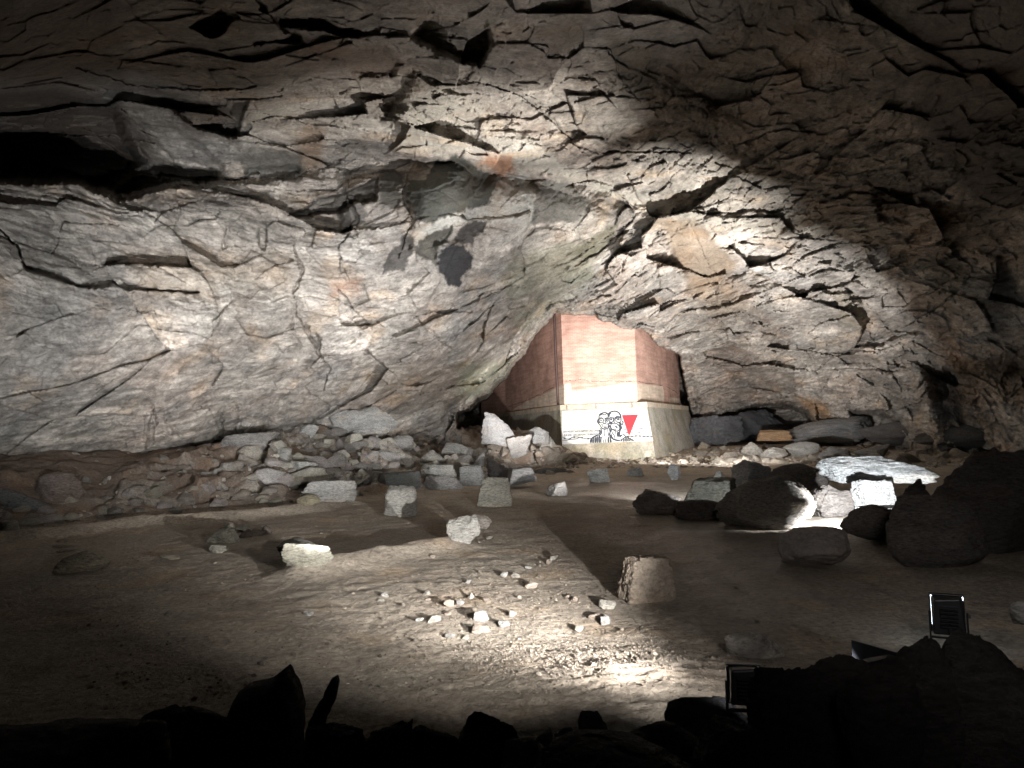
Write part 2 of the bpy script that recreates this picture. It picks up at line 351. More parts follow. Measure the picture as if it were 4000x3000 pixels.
CRACKS = [  # points, half width px, depth m
    ([(-50, 860), (60, 950), (100, 1040), (230, 1080), (320, 1115), (440, 1100), (560, 1130), (780, 1140)], 15, 1.3),
    ([(1150, 960), (1180, 1060), (1150, 1150), (1160, 1230), (1200, 1290), (1250, 1380), (1290, 1440), (1265, 1520)], 10, .8),
    ([(1195, 1270), (1225, 1310), (1250, 1360)], 20, .9),
    ([(1360, 700), (1350, 770), (1400, 860), (1330, 960), (1320, 1050)], 7, .6), ([(1590, 680), (1575, 770), (1620, 860), (1580, 930), (1560, 1010)], 8, .7),
    ([(2475, 840), (2440, 900), (2380, 950), (2330, 985), (2250, 1040)], 9, 1.0), ([(2460, 870), (2330, 950), (2260, 1000), (2170, 1045)], 5, .5),
    ([(2290, 1180), (2380, 1150), (2390, 1150)], 6, .5), ([(2160, 1230), (2260, 1190), (2390, 1145), (2480, 1080)], 5, .6), ([(1610, 1230), (1700, 1215), (1880, 1215), (1890, 1205)], 7, .8),
    ([(1615, 1235), (1680, 1300), (1760, 1360)], 7, .6), ([(0, 1780), (400, 1790), (800, 1760), (1000, 1735), (1300, 1680)], 14, 1.2),
    ([(3750, 1130), (3640, 1220), (3400, 1330), (3250, 1400), (3180, 1450)], 6, .7), ([(3465, 1410), (3490, 1470), (3520, 1530)], 8, .7),
    ([(2870, 1290), (2930, 1330), (2935, 1380)], 6, .5), ([(3255, 1140), (3262, 1215)], 7, .5), ([(2950, 925), (3300, 940), (3440, 960)], 6, .6), ([(3620, 1340), (3710, 1290)], 5, .4),
    ([(2230, 560), (2340, 600), (2490, 590), (2700, 600)], 6, .6), ([(2500, 400), (2420, 280), (2370, 180)], 4, .4), ([(2880, 560), (3060, 500), (3180, 520)], 6, .5),
    ([(3200, 790), (3330, 750), (3450, 760)], 9, .8), ([(1000, 0), (1080, 90), (1160, 150), (1000, 170)], 18, 1.0), ([(2700, 870), (2780, 1040), (2830, 1090)], 4, .35),
    ([(100, 520), (450, 530), (600, 560)], 12, .8), ([(700, 660), (560, 520), (480, 430)], 8, .5), ([(300, 260), (520, 330), (760, 350), (1000, 340)], 9, .7),
    ([(2300, 610), (2180, 500), (2050, 380), (1900, 330)], 7, .5), ([(880, 880), (870, 970), (960, 960)], 7, .5), ([(380, 1200), (600, 1220), (620, 1290), (700, 1300)], 5, .35),
    ([(600, 1570), (610, 1660), (590, 1740)], 9, .6), ([(860, 1600), (870, 1700)], 9, .6), ([(930, 1590), (925, 1700)], 7, .5), ([(650, 1640), (700, 1700)], 9, .5), ([(1390, 900), (1560, 870), (1600, 850)], 5, .4),
    ([(1260, 1180), (1420, 1190), (1580, 1230)], 4, .3), ([(200, 1000), (230, 960), (250, 870), (470, 880)], 5, .5), ([(780, 780), (640, 820), (600, 870)], 8, .5), ([(2330, 1130), (2430, 1060), (2450, 1000)], 4, .4),
]
POCKETS = [  # polygon, depth m, rim px: hollows left by fallen blocks
    ([(1130, 840), (1250, 770), (1370, 740), (1480, 685), (1470, 790), (1390, 800), (1330, 830), (1200, 850)], 1.6, 12),
    ([(740, 105), (860, 30), (930, 60), (880, 130), (800, 140)], 1.3, 16), ([(1080, 60), (1250, 70), (1420, 130), (1400, 150), (1230, 120), (1090, 110)], 1.2, 12),
    ([(1640, 60), (1900, 80), (1930, 180), (1880, 260), (1700, 210), (1600, 150)], 1.6, 25), ([(600, 380), (960, 400), (930, 540), (790, 520)], 1.0, 14),
    ([(470, 460), (700, 500), (880, 640), (850, 720), (620, 700), (520, 560)], .9, 22), ([(1000, 880), (1040, 890), (1035, 980), (1000, 960)], .6, 8),
    ([(3390, 720), (3600, 740), (3560, 880), (3430, 860)], .9, 25), ([(3320, 1600), (3420, 1600), (3520, 1650), (3500, 1800), (3350, 1800)], 3.0, 20),
    ([(0, 360), (220, 340), (460, 420), (560, 640), (430, 750), (200, 690), (0, 690), (-600, 700), (-600, 360)], 3.0, 40), ([(3600, 1440), (3900, 1400), (4500, 1300), (4500, 1800), (3700, 1800)], 3, 60),
]
BULGES = [([(1590, 700), (1680, 640), (1790, 612), (1900, 690), (1950, 740), (1900, 810), (1750, 850), (1620, 900)], -.9, 60), ([(2060, 760), (2120, 680), (2380, 740), (2460, 830), (2360, 900), (2100, 850)], -.7, 60),
    ([(1700, 1030), (1720, 950), (1790, 930), (1840, 980), (1835, 1080), (1780, 1115), (1720, 1080)], -.45, 30), ([(640, 1170), (1150, 1160), (1180, 1300), (1150, 1420), (700, 1400)], -.5, 80),
    ([(1500, 480), (1620, 290), (1900, 420), (2120, 560), (2170, 650), (1900, 640), (1700, 580)], -.9, 60), ([(2250, 300), (2600, 300), (2900, 500), (2500, 560), (2300, 500)], -.8, 90),
    ([(440, 430), (900, 480), (1020, 640), (700, 690)], -.5, 40), ([(3250, 1150), (3300, 1130), (3360, 1180), (3370, 1280), (3290, 1270)], -.7, 30), ([(2000, 1000), (2250, 1050), (2400, 1000), (2380, 1100), (2200, 1170), (2020, 1150)], -.5, 50),
    ([(600, 1600), (900, 1590), (1180, 1560), (1200, 1660), (900, 1720), (560, 1760)], -.7, 40)]
ALB = [  # polygon, colour, softness px, mix : changes of rock kind, plus shade and light painted in
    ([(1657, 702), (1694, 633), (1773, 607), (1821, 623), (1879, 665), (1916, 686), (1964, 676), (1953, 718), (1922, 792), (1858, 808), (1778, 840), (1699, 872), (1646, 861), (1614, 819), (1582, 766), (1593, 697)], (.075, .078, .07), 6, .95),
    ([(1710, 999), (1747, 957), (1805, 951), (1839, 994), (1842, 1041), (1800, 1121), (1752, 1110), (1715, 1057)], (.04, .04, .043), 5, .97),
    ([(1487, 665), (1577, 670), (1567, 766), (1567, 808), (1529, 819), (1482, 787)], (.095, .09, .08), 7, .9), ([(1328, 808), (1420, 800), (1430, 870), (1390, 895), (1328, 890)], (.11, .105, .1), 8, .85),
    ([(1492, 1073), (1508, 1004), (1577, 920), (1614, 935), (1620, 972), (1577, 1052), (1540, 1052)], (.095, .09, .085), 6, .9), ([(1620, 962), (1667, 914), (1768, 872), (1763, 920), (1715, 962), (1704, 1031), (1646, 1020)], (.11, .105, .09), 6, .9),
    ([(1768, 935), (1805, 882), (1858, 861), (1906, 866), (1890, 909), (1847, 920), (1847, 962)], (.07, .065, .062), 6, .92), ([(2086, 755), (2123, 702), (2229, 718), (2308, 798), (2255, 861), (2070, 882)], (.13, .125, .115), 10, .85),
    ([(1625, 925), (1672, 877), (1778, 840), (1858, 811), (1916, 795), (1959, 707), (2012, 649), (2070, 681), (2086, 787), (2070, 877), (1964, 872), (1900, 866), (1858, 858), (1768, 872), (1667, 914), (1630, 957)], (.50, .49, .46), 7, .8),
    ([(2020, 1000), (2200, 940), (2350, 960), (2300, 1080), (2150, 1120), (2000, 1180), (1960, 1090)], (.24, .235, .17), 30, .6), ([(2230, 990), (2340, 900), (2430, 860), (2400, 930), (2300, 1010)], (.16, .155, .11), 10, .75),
    ([(-900, 330), (220, 340), (470, 420), (600, 560), (560, 700), (400, 740), (-900, 720)], (.07, .055, .045), 40, .85), ([(-900, -900), (420, -900), (480, 60), (500, 330), (200, 360), (-900, 360)], (.12, .10, .085), 70, .7), ([(3520, -900), (5600, -900), (5600, 900), (3800, 800), (3600, 500)], (.07, .06, .055), 50, .8),  # shade of the left recess and both upper corners, painted as dark colour
    ([(1500, 500), (1640, 290), (1760, 330), (1900, 430), (2120, 560), (2200, 650), (2500, 770), (2900, 870), (3300, 880), (3500, 900), (3480, 940), (3100, 920), (2700, 870), (2450, 800), (2300, 740), (2150, 690), (1900, 620), (1560, 590)], (.50, .47, .42), 16, .8),  # light painted in: paler colour along the brightly lit band of the vault
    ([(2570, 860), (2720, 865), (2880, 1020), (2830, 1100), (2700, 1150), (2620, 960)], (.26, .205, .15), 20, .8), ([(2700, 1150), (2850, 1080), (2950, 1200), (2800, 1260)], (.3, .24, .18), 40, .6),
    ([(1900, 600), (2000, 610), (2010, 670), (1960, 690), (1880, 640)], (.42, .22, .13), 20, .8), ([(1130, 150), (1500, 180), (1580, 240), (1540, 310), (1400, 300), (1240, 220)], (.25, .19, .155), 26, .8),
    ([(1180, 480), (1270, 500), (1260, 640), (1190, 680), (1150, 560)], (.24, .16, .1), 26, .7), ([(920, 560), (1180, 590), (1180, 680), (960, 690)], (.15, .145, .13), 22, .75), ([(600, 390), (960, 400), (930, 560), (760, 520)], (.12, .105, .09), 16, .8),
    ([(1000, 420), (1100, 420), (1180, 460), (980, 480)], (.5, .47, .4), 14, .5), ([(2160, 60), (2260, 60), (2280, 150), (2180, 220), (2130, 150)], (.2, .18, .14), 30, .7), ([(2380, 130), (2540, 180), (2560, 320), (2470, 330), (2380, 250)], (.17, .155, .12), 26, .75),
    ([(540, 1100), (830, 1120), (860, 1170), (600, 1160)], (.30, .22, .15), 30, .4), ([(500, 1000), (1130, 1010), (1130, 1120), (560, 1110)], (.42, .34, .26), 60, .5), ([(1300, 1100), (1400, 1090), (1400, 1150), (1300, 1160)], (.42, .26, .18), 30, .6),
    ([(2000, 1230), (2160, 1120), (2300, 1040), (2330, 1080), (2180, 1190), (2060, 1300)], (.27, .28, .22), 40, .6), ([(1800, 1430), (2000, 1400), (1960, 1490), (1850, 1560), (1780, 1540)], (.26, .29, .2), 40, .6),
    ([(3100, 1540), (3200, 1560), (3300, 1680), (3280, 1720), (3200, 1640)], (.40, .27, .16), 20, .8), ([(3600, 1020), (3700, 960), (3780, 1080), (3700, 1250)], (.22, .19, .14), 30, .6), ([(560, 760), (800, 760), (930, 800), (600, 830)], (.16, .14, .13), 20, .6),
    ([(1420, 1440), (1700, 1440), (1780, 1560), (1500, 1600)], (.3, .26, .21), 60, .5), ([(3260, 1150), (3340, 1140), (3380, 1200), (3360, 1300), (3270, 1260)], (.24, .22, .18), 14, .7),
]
def nonuni(a, b, c, d, step, outer):
    return np.r_[np.linspace(a, b, outer, endpoint=False), np.arange(b, c, step), np.linspace(c, d, outer)]
STEP = 3.6
xs = nonuni(-1600, -40, 4040, 5600, STEP, 60); ys = nonuni(-1500, -40, 1900, 2300, STEP, 50)
GX, GY = np.meshgrid(xs, ys); px = GX.ravel(); py = GY.ravel()
jit = np.stack([px/60, py/60, px*0], -1)
wx = px+14*fbm(jit, 4, 91)+5*fbm(jit*5, 2, 92); wy = py+14*fbm(jit+50, 4, 93)+5*fbm(jit*5, 2, 94)
db = BACK(px, py); df = np.minimum(FRONT(px, py), db-.3)
sdF = poly_sd(wx, wy, POLY_F)
tF = sstep(-14, 26, sdF)
round_ = (1-sstep(0, 130, sdF))*1.2*(sdF > -14)           # the lip of the front mass rounds away
D = db*(1-tF)+(df+round_*tF)*tF
sdH = poly_sd(wx, wy, POLY_HOLE); tH = sstep(-3, 14, sdH); D = D*(1-tH)+64*tH
D += (1-sstep(-90, -3, sdH))*0+sstep(-70, -3, sdH)*(1-tH)*1.2
sdA = poly_sd(wx, wy, POLY_ARCH); tA = sstep(-4, 30, sdA); D = D+tA*7*(1-tH)
P0 = at(px, py, D)
# strata frame: bedding dips differently left / mass / right
warp = np.stack([fbm(P0*.35+3, 3, 21), fbm(P0*.35+9, 3, 22), fbm(P0*.35+31, 3, 23)], -1)
Q = P0+warp*np.array([.4, .4, .35])
G = .42*1.5*np.log1p(np.exp(np.clip((Q[:, 0]+4)/1.5, -30, 30)))
st = np.stack([Q[:, 0], Q[:, 1], Q[:, 2]-G-.08*Q[:, 1]], -1)
def terrace(w, s, lo=.3):
    k = np.floor(w); f = (w-k).astype(np.float32); r = h3(k.astype(np.int64), k.astype(np.int64)*0+s, k.astype(np.int64)*0, s)
    g = sstep(-.15, .25, fbm(np.stack([st[:, 0]*lo, st[:, 1]*lo, k*3.7], -1), 2, s+1))
    up = r > .5; pr = np.where(up, f**.7, (1-f)**.7)
    return -(.35+.65*r)*pr*g
ceil = 1-sstep(650, 950, py+ (px < 1300)*0)
disp = np.zeros(len(px))
cl = 1-sstep(550, 850, py)
v, e = facets(st*np.array([.20, .24, .45]), 101, 1.3); disp += (1.2+.15*cl)*v
v, e = facets(st*np.array([.55, .6, 1.3]), 107, 1.2); disp += (.32+.02*cl)*v
em = sstep(0, .3, fbm(P0*.5+60, 2, 59))
wl = 1-.6*cl
disp += .45*wl*terrace(st[:, 2]*.75+.5*fbm(P0*.3, 3, 65), 70, .25)
disp += .19*(1-.45*cl)*terrace(st[:, 2]*2.2+.6*fbm(P0*.6, 3, 66), 72, .6)
disp += .10*terrace(st[:, 2]*6.5+.8*fbm(P0*1.1, 3, 67), 74, 1.3)
v, e = facets(st*np.array([1.1, 1.2, 3.4]), 121, 1.0); disp += .15*v; disp += .01*em*np.exp(-e/.035)
v, e = facets(st*np.array([2.6, 2.8, 8.0]), 131, .9); disp += .06*v
disp += .45*fbm(st*np.array([.25, .25, .5]), 4, 31); smask = sstep(-.3, .35, fbm(P0*.3, 3, 53)+.35*sstep(750, 1000, py))
rough = sstep(-.2, .4, fbm(P0*.4+20, 3, 57))
disp += .19*(.35+.65*rough)*fbm(st*np.array([2.0, 2.0, 4.5]), 5, 61, .66)
flat = np.zeros(len(px))
for pl in ALB[:8]+[a__ for a__ in ALB if a__[1] in ((.26, .205, .15), (.25, .19, .155), (.15, .145, .13))]:
    flat = np.maximum(flat, sstep(-5, 25, poly_sd(wx, wy, pl[0])))
massk = sstep(-40, 120, poly_sd(px, py, [(1320, 640), (1700, 590), (1900, 620), (2200, 680), (2450, 760), (2440, 930), (2200, 1120), (1900, 1180), (1500, 1130), (1380, 900)]))
disp *= (1-.4*massk)*(1-.6*flat)*np.clip(D/24, .5, 1.3)
for pts, hw, dep in CRACKS:
    dep *= .6; d_, t_ = line_d(wx, wy, pts); wv = .8*hw*(.35+.9*np.sin(np.pi*np.clip(t_, .02, .98))**.6*(.55+.9*vnoise(np.stack([t_*9, t_*0+hw, t_*0], -1), 3)))
    disp += dep*(1-sstep(wv*.3, wv*1.2, d_))
for pl, dep, rim in POCKETS: disp += dep*sstep(-rim*.3, rim, poly_sd(wx, wy, pl))
for pl, dep, rim in BULGES: disp += dep*np.sqrt(sstep(-rim*.2, rim, poly_sd(wx, wy, pl)))*.9
D2 = np.maximum(D+disp*(1-tH*.7), 2.5)
# keep rock off the pier's visible face
P1 = at(px, py, D2)
base = np.array([.38, .35, .318])*np.ones((len(px), 1))
tn = fbm(P0*.22, 3, 201)[:, None]; base = base*(1+.45*tn); tn = fbm(st*np.array([.8, .8, 1.6]), 4, 202)[:, None]; base = base*(1+.55*tn)
br = sstep(-.05, .5, fbm(P0*.35+7, 4, 211))[:, None]; base = base*(1-.55*br)+np.array([.34, .275, .235])*.6*br
gy = sstep(.1, .5, fbm(P0*.5+70, 3, 221))[:, None]; base = base*(1-.5*gy)+np.array([.225, .22, .215])*.55*gy
lt = sstep(.15, .55, fbm(st*np.array([.5, .5, 1.6])+7, 4, 231))[:, None]; base = base*(1-.5*lt)+np.array([.50, .48, .45])*.5*lt
vn = np.clip(ridged(st*np.array([.5, .5, 5.5])+3, 5, 241, .62), -1, 1)[:, None]; base = base*(1+.6*(vn-.42)*(.3+.7*smask[:, None]))
spk = fbm(st*np.array([4, 4, 9]), 4, 251, .75)[:, None]; base = base*np.clip(1+.8*spk, .5, 1.5)
fv, fe = facets(st*np.array([.35, .35, .9])+5, 261, .1); base = base*(1+.38*fv[:, None])
ax_ = wx+16*fbm(jit*2.5, 4, 95, .65); ay_ = wy+16*fbm(jit*2.5+9, 4, 96, .65)
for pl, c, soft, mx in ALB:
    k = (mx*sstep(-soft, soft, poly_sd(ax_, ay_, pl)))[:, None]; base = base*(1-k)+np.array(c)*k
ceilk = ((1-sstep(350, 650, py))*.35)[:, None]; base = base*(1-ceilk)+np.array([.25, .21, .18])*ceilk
gf = gridfaces(len(ys), len(xs))[:, ::-1]
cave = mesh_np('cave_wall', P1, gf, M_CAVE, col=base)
tag(cave, 'rough grey brown rock wall and vault of the cave', 'cave wall', kind='structure')

# ------------------------------------------------------------------ ground sheet (finer near the viewer)
ax = np.tan(np.radians(np.linspace(-62, 62, 760))); ry = np.r_[np.geomspace(.9, 3, 60, endpoint=False), np.geomspace(3, 30, 620, endpoint=False), np.geomspace(30, 90, 120)]
A, R = np.meshgrid(ax, ry); gx = (A*R).ravel(); gyy = R.ravel()
gz = ground_h(gx, gyy, True)
sF = foot_dist(gx, gyy)
gcol = np.array([.40, .345, .285])*np.ones((len(gx), 1))
k = sstep(-.2, .8, sF+.3*n2(gx, gyy, 2, 301))[:, None]; gcol = gcol*(1-k)+np.array([.20, .155, .125])*k
k = (sstep(.3, 1.5, sF)*sstep(-10.5, -7.5, gx)*sstep(-.3, .2, n2(gx, gyy, .8, 305)))[:, None]*.85; gcol = gcol*(1-k)+np.array([.36, .35, .325])*k
k = (sstep(4.9, 4.3, gyy)*sstep(-1.5, .2, gx)*.6)[:, None]; gcol = gcol*(1-k)+np.array([.28, .235, .19])*k
gcol *= (1+.18*n2(gx, gyy, .7, 303))[:, None]
M_SAND = rock_mat('sandy_mud', scale=2.0, bump=.7, con=1.3, rough=.8, stretch=(1, 1, 1), spec=.25)
PW = [(2190, 1900), (2260, 1870), (2420, 1880), (2700, 1890), (2900, 2000), (3300, 2150), (3400, 2350), (3000, 2500), (2750, 2450), (2600, 2370), (2440, 2170), (2240, 1960)]
pwx = np.array([[ray(a_, b_)[0]*EYE/-ray(a_, b_)[2], EYE/-ray(a_, b_)[2]] for a_, b_ in PW])
dpw = poly_sd(gx+.5*n2(gx, gyy, .9, 401), gyy+.9*n2(gx, gyy, .6, 402), pwx)
wet = sstep(-.5, .5, dpw)*(.45+.55*sstep(-.25, .15, n2(gx, gyy, 1.1, 403, 4)))
wet = np.maximum(wet, .35*sstep(0, .4, n2(gx, gyy, .5, 404)))
gz = gz+wet*.02*ridged(np.stack([gx*2.2, gyy*3.0, gx*0], -1), 3, 405)
k = wet[:, None]; gcol = gcol*(1-.45*k)
nt = M_SAND.node_tree; wa = N(nt, 'ShaderNodeAttribute', attribute_name='Wet'); mr = N(nt, 'ShaderNodeMapRange'); mr.inputs[3].default_value = .85; mr.inputs[4].default_value = .36
nt.links.new(wa.outputs[2], mr.inputs[0]); nt.links.new(mr.outputs[0], nt.nodes['Principled BSDF'].inputs['Roughness'])
gobj = mesh_np('ground', np.stack([gx, gyy, gz], -1), gridfaces(len(ry), len(ax)), M_SAND, col=gcol)
wt = gobj.data.attributes.new('Wet', 'FLOAT', 'POINT'); wt.data.foreach_set('value', wet.astype(np.float32))
tag(gobj, 'brown sandy mud floor and bank of the cave', 'ground', kind='structure')

# ------------------------------------------------------------------ rocks
def ico(sub):
    t = (1+5**.5)/2
    V = [(-1, t, 0), (1, t, 0), (-1, -t, 0), (1, -t, 0), (0, -1, t), (0, 1, t), (0, -1, -t), (0, 1, -t), (t, 0, -1), (t, 0, 1), (-t, 0, -1), (-t, 0, 1)]
    Fc = [(0, 11, 5), (0, 5, 1), (0, 1, 7), (0, 7, 10), (0, 10, 11), (1, 5, 9), (5, 11, 4), (11, 10, 2), (10, 7, 6), (7, 1, 8), (3, 9, 4), (3, 4, 2), (3, 2, 6), (3, 6, 8), (3, 8, 9), (4, 9, 5), (2, 4, 11), (6, 2, 10), (8, 6, 7), (9, 8, 1)]
    V = np.array(V, float); V /= np.linalg.norm(V, axis=1)[:, None]; Fc = np.array(Fc)
    for _ in range(sub):
        E = np.concatenate([Fc[:, [0, 1]], Fc[:, [1, 2]], Fc[:, [2, 0]]]); E.sort(axis=1)
        U, inv = np.unique(E, axis=0, return_inverse=True); inv = inv.ravel()
        Mm = V[U].mean(1); Mm /= np.linalg.norm(Mm, axis=1)[:, None]; n = len(V); V = np.concatenate([V, Mm]); k = len(Fc)
        a, b, c = inv[:k]+n, inv[k:2*k]+n, inv[2*k:]+n
        Fc = np.concatenate([np.stack(q, 1) for q in ((Fc[:, 0], a, c), (Fc[:, 1], b, a), (Fc[:, 2], c, b), (a, b, c))])
    return V, Fc
ICO = {i: ico(i) for i in (1, 2, 3, 4, 5)}
def rock_shape(kind, seed, sub):
    """unit rock: x,y in [-.5,.5], z in [0,1]"""
    rs = np.random.RandomState(seed); V, Fc = ICO[sub]
    if kind == 'block': pl = np.array([(1, 0, 0), (-1, 0, 0), (0, 1, 0), (0, -1, 0), (0, 0, 1), (0, 0, -1)], float)+rs.normal(0, .13, (6, 3)); pl[:4, 2] = np.abs(pl[:4, 2])+.03; d = rs.uniform(.85, 1.05, 6); p = 22; ex = rs.randn(4, 3); q = rs.uniform(1.15, 1.4, 4)
    elif kind == 'round': pl = rs.randn(10, 3); d = rs.uniform(.72, 1.05, 10); p = 12; ex = rs.randn(10, 3); q = rs.uniform(.95, 1.1, 10)
    elif kind == 'barrel': pl = np.array([(1, 0, .02), (-1, 0, .05), (0, 1, 0), (0, -1, .06), (.08, -.06, 1), (0, 0, -1), (.8, -.7, 0), (-.8, -.7, 0)], float); d = np.array([1, 1, 1, 1, .95, .95, 1.12, 1.15]); p = 11; ex = rs.randn(7, 3); q = rs.uniform(.98, 1.25, 7)
    elif kind == 'peak': pl = np.array([(1, 0, .45), (-.55, 0, .75), (0, 1, .3), (0, -1, .25), (0, 0, -1), (1, .2, -.1)], float)+rs.normal(0, .06, (6, 3)); d = np.array([.62, .6, .8, .8, 1, .8]); p = 16; ex = rs.randn(3, 3); q = np.array([1.2, 1.3, 1.2])
    elif kind == 'blade': pl = np.array([(1, 0, .1), (-.8, 0, .45), (0, 1, .3), (0, -1, .25), (0, 0, -1), (.9, .2, -.3)], float)+rs.normal(0, .05, (6, 3)); d = np.array([.3, .3, .6, .6, 1, .4]); p = 16; ex = rs.randn(3, 3); q = np.array([1.2, 1.3, 1.3])
    elif kind == 'shard': pl = np.array([(1, 0, .55), (-1, 0, .5), (0, 1, .3), (0, -1, .25), (0, 0, -1), (.5, .3, 1)], float)+rs.normal(0, .15, (6, 3)); d = rs.uniform(.7, 1.1, 6); p = 18; ex = rs.randn(4, 3); q = rs.uniform(1, 1.3, 4)
    else: pl = rs.randn(9, 3); pl[0] = (0, 0, -1); d = rs.uniform(.75, 1.05, 9); p = 16; ex = rs.randn(6, 3); q = rs.uniform(.9, 1.15, 6)
    PL = np.concatenate([pl, ex]); dd = np.concatenate([d, q]); PL /= np.linalg.norm(PL, axis=1)[:, None]
    c = np.maximum(V@PL.T, 1e-3)/dd; r = 1/((c**p).sum(1))**(1/p)
    if kind == 'round': r = r*.88+.12*.95
    X = V*r[:, None]
    o = rs.uniform(0, 50)
    am = {'barrel': .035, 'peak': .04, 'blade': .04, 'block': .055, 'round': .035, 'shard': .09}.get(kind, .09)
    dn = am*fbm(X*1.6+o, 4, seed, .6)+am*.6*(ridged(X*np.array([1, 1, 5])+o, 3, seed+9)-.5)+am*.35*fbm(X*7+o, 3, seed+3)
    if sub >= 4:
        fa = .6 if kind in ('round', 'barrel') else 1
        v, e = facets(X*np.array([1.8, 1.8, 2.4 if fa < 1 else 3.2])+o, seed+5, 1.1); dn += .075*v*fa
        v, e = facets(X*np.array([4.5, 4.5, 9])+o, seed+6, 1.0); dn += .03*v*fa
        dn += .018*fbm(X*16+o, 3, seed+8, .7)
    X = X*(1+dn)[:, None]
    mn, mx_ = X.min(0), X.max(0); X = (X-mn)/(mx_-mn); X[:, :2] -= .5
    return X, Fc, rs
GREY = (.34, .335, .31); PALE = (.50, .485, .455); BROWN = (.27, .215, .165); DARK = (.12, .115, .11); EARTH = (.25, .2, .16); ORANGE = (.42, .28, .17)
def rock(x0, y0, x1, y1, label, kind='rough', col=GREY, seed=None, name='boulder', cat='rock', D=None, depth=.8, rot=None, group=None, sink=.06, sub=None, mat=None, lean=0, mirror=False):
    seed = seed if seed is not None else int(x0*7+y0*3) % 9973
    xc = (x0+x1)/2; dd = D if D else hit(xc, y1)
    wpx = (x1-x0); w = wpx*dd/F; hgt = (y1-y0)*dd/F
    if sub is None: sub = 5 if max(wpx, y1-y0) > 160 else 4 if max(wpx, y1-y0) > 60 else 3
    X, Fc, rs = rock_shape(kind, seed, sub)
    a = rot if rot is not None else 0 if kind in ('peak', 'blade') else rs.uniform(0, 6.28)
    dpt = w*depth; dcen = dd+dpt*.42
    sc = dcen/dd
    # rotate unit shape then refit to box so that the outline keeps its size
    c_, s_ = math.cos(a), math.sin(a); XY = X[:, :2]@np.array([[c_, s_], [-s_, c_]]); XY -= (XY.max(0)+XY.min(0))/2; XY /= (XY.max(0)-XY.min(0))
    if mirror: XY[:, 0] *= -1; Fc = Fc[:, ::-1]
    V = np.stack([XY[:, 0]*w*sc, XY[:, 1]*dpt, X[:, 2]*hgt*(sc*(1+sink))-hgt*sink], -1)
    if lean: V[:, 0] += V[:, 2]*lean
    p = at(xc, y1, dd); loc = np.array([p[0]*sc, p[1]*sc, p[2] if not D or D > 8 else EYE+(p[2]-EYE)*sc])
    cc = np.array(col)*(1+.15*rs.uniform(-1, 1))
    colr = cc*(1+.25*fbm(V/max(w, .01)*3+seed, 3, seed)[:, None])
    o = mesh_np(name, V, Fc, mat or M_ROCK, col=colr, loc=loc)
    return tag(o, label, cat, group)

# blocks lying on the sand floor
FL = 'loose blocks on the sand floor'
rock(1495, 1905, 1632, 2022, 'pale angular block with a sloping right shoulder, leftmost of the large blocks on the sand', 'block', PALE, 12, depth=.9, group=FL, rot=.15)
rock(1865, 1868, 2003, 1982, 'pale cream squarish block with a level top standing on the sand', 'block', (.5, .48, .42), 23, depth=.9, group=FL, rot=.05)
rock(1966, 1828, 2097, 1908, 'flat-faced dull grey block behind the cream squarish block', 'block', (.3, .29, .28), 34, depth=.8, group=FL, rot=.1)
rock(2130, 1884, 2217, 1942, 'small grey block with a pinkish top at the edge of the wet mud', 'block', (.34, .32, .3), 45, depth=.9, group=FL, rot=.3)
rock(2292, 1832, 2380, 1886, 'rounded white rough stone in front of the mural', 'rough', PALE, 56, group=FL)
rock(2448, 1828, 2518, 1862, 'low grey white stone right of the rounded white stone before the mural', 'block', (.42, .41, .4), 67, group=FL)
rock(2606, 1812, 2664, 1876, 'narrow white upright stone with a pointed top below the pier corner', 'shard', (.6, .6, .6), 78, group=FL)
rock(2786, 1840, 2838, 1882, 'small pointed cream stone left of the dazzling white boulder', 'shard', PALE, 89, group=FL)
rock(1745, 2020, 1880, 2132, 'pale triangular rock with a dark split left edge, front one of a leaning pair', 'rough', PALE, 91, depth=.7, group=FL)
rock(1838, 2012, 1922, 2070, 'small pinkish pale rock tucked behind the triangular rock', 'rough', (.45, .41, .37), 92, group=FL)
rock(1110, 2125, 1300, 2216, 'layered cream slab tilted on edge lying on the left sand', 'block', (.48, .46, .38), 93, depth=.6, group=FL, lean=.1, rot=.1)
rock(1080, 2108, 1250, 2190, 'dark flaky slab leaning behind the layered cream slab', 'rough', (.12, .115, .1), 94, depth=.5, group=FL)
rock(812, 2058, 936, 2124, 'pale wedge shaped stone on the left sand with a small stone before it', 'shard', (.42, .4, .34), 95, depth=.6, group=FL)
rock(818, 2130, 890, 2162, 'small flat pale stone just in front of the wedge shaped stone', 'rough', (.42, .4, .35), 96, group=FL)
for i, (a, b, c, d, cl) in enumerate([(870, 2044, 925, 2078, (.4, .37, .32)), (925, 2050, 975, 2080, (.4, .38, .33)), (930, 2068, 990, 2104, (.16, .13, .11)), (985, 2064, 1030, 2096, (.18, .15, .12)), (1022, 2054, 1064, 2088, (.14, .115, .1))]):
    rock(a, b, c, d, ['rounded pale stone at the left end of the little stone row', 'flat pale stone second in the little stone row', 'dark brown lump third in the little stone row', 'brown lump fourth in the little stone row', 'dark round lump at the right end of the little stone row'][i], 'rough', cl, 300+i, group='little row of stones on the left sand')
rock(235, 2168, 430, 2238, 'smooth buff stone half buried in a sand mound at far left', 'round', (.42, .37, .29), 97, depth=1.0, sink=.5, group=FL)
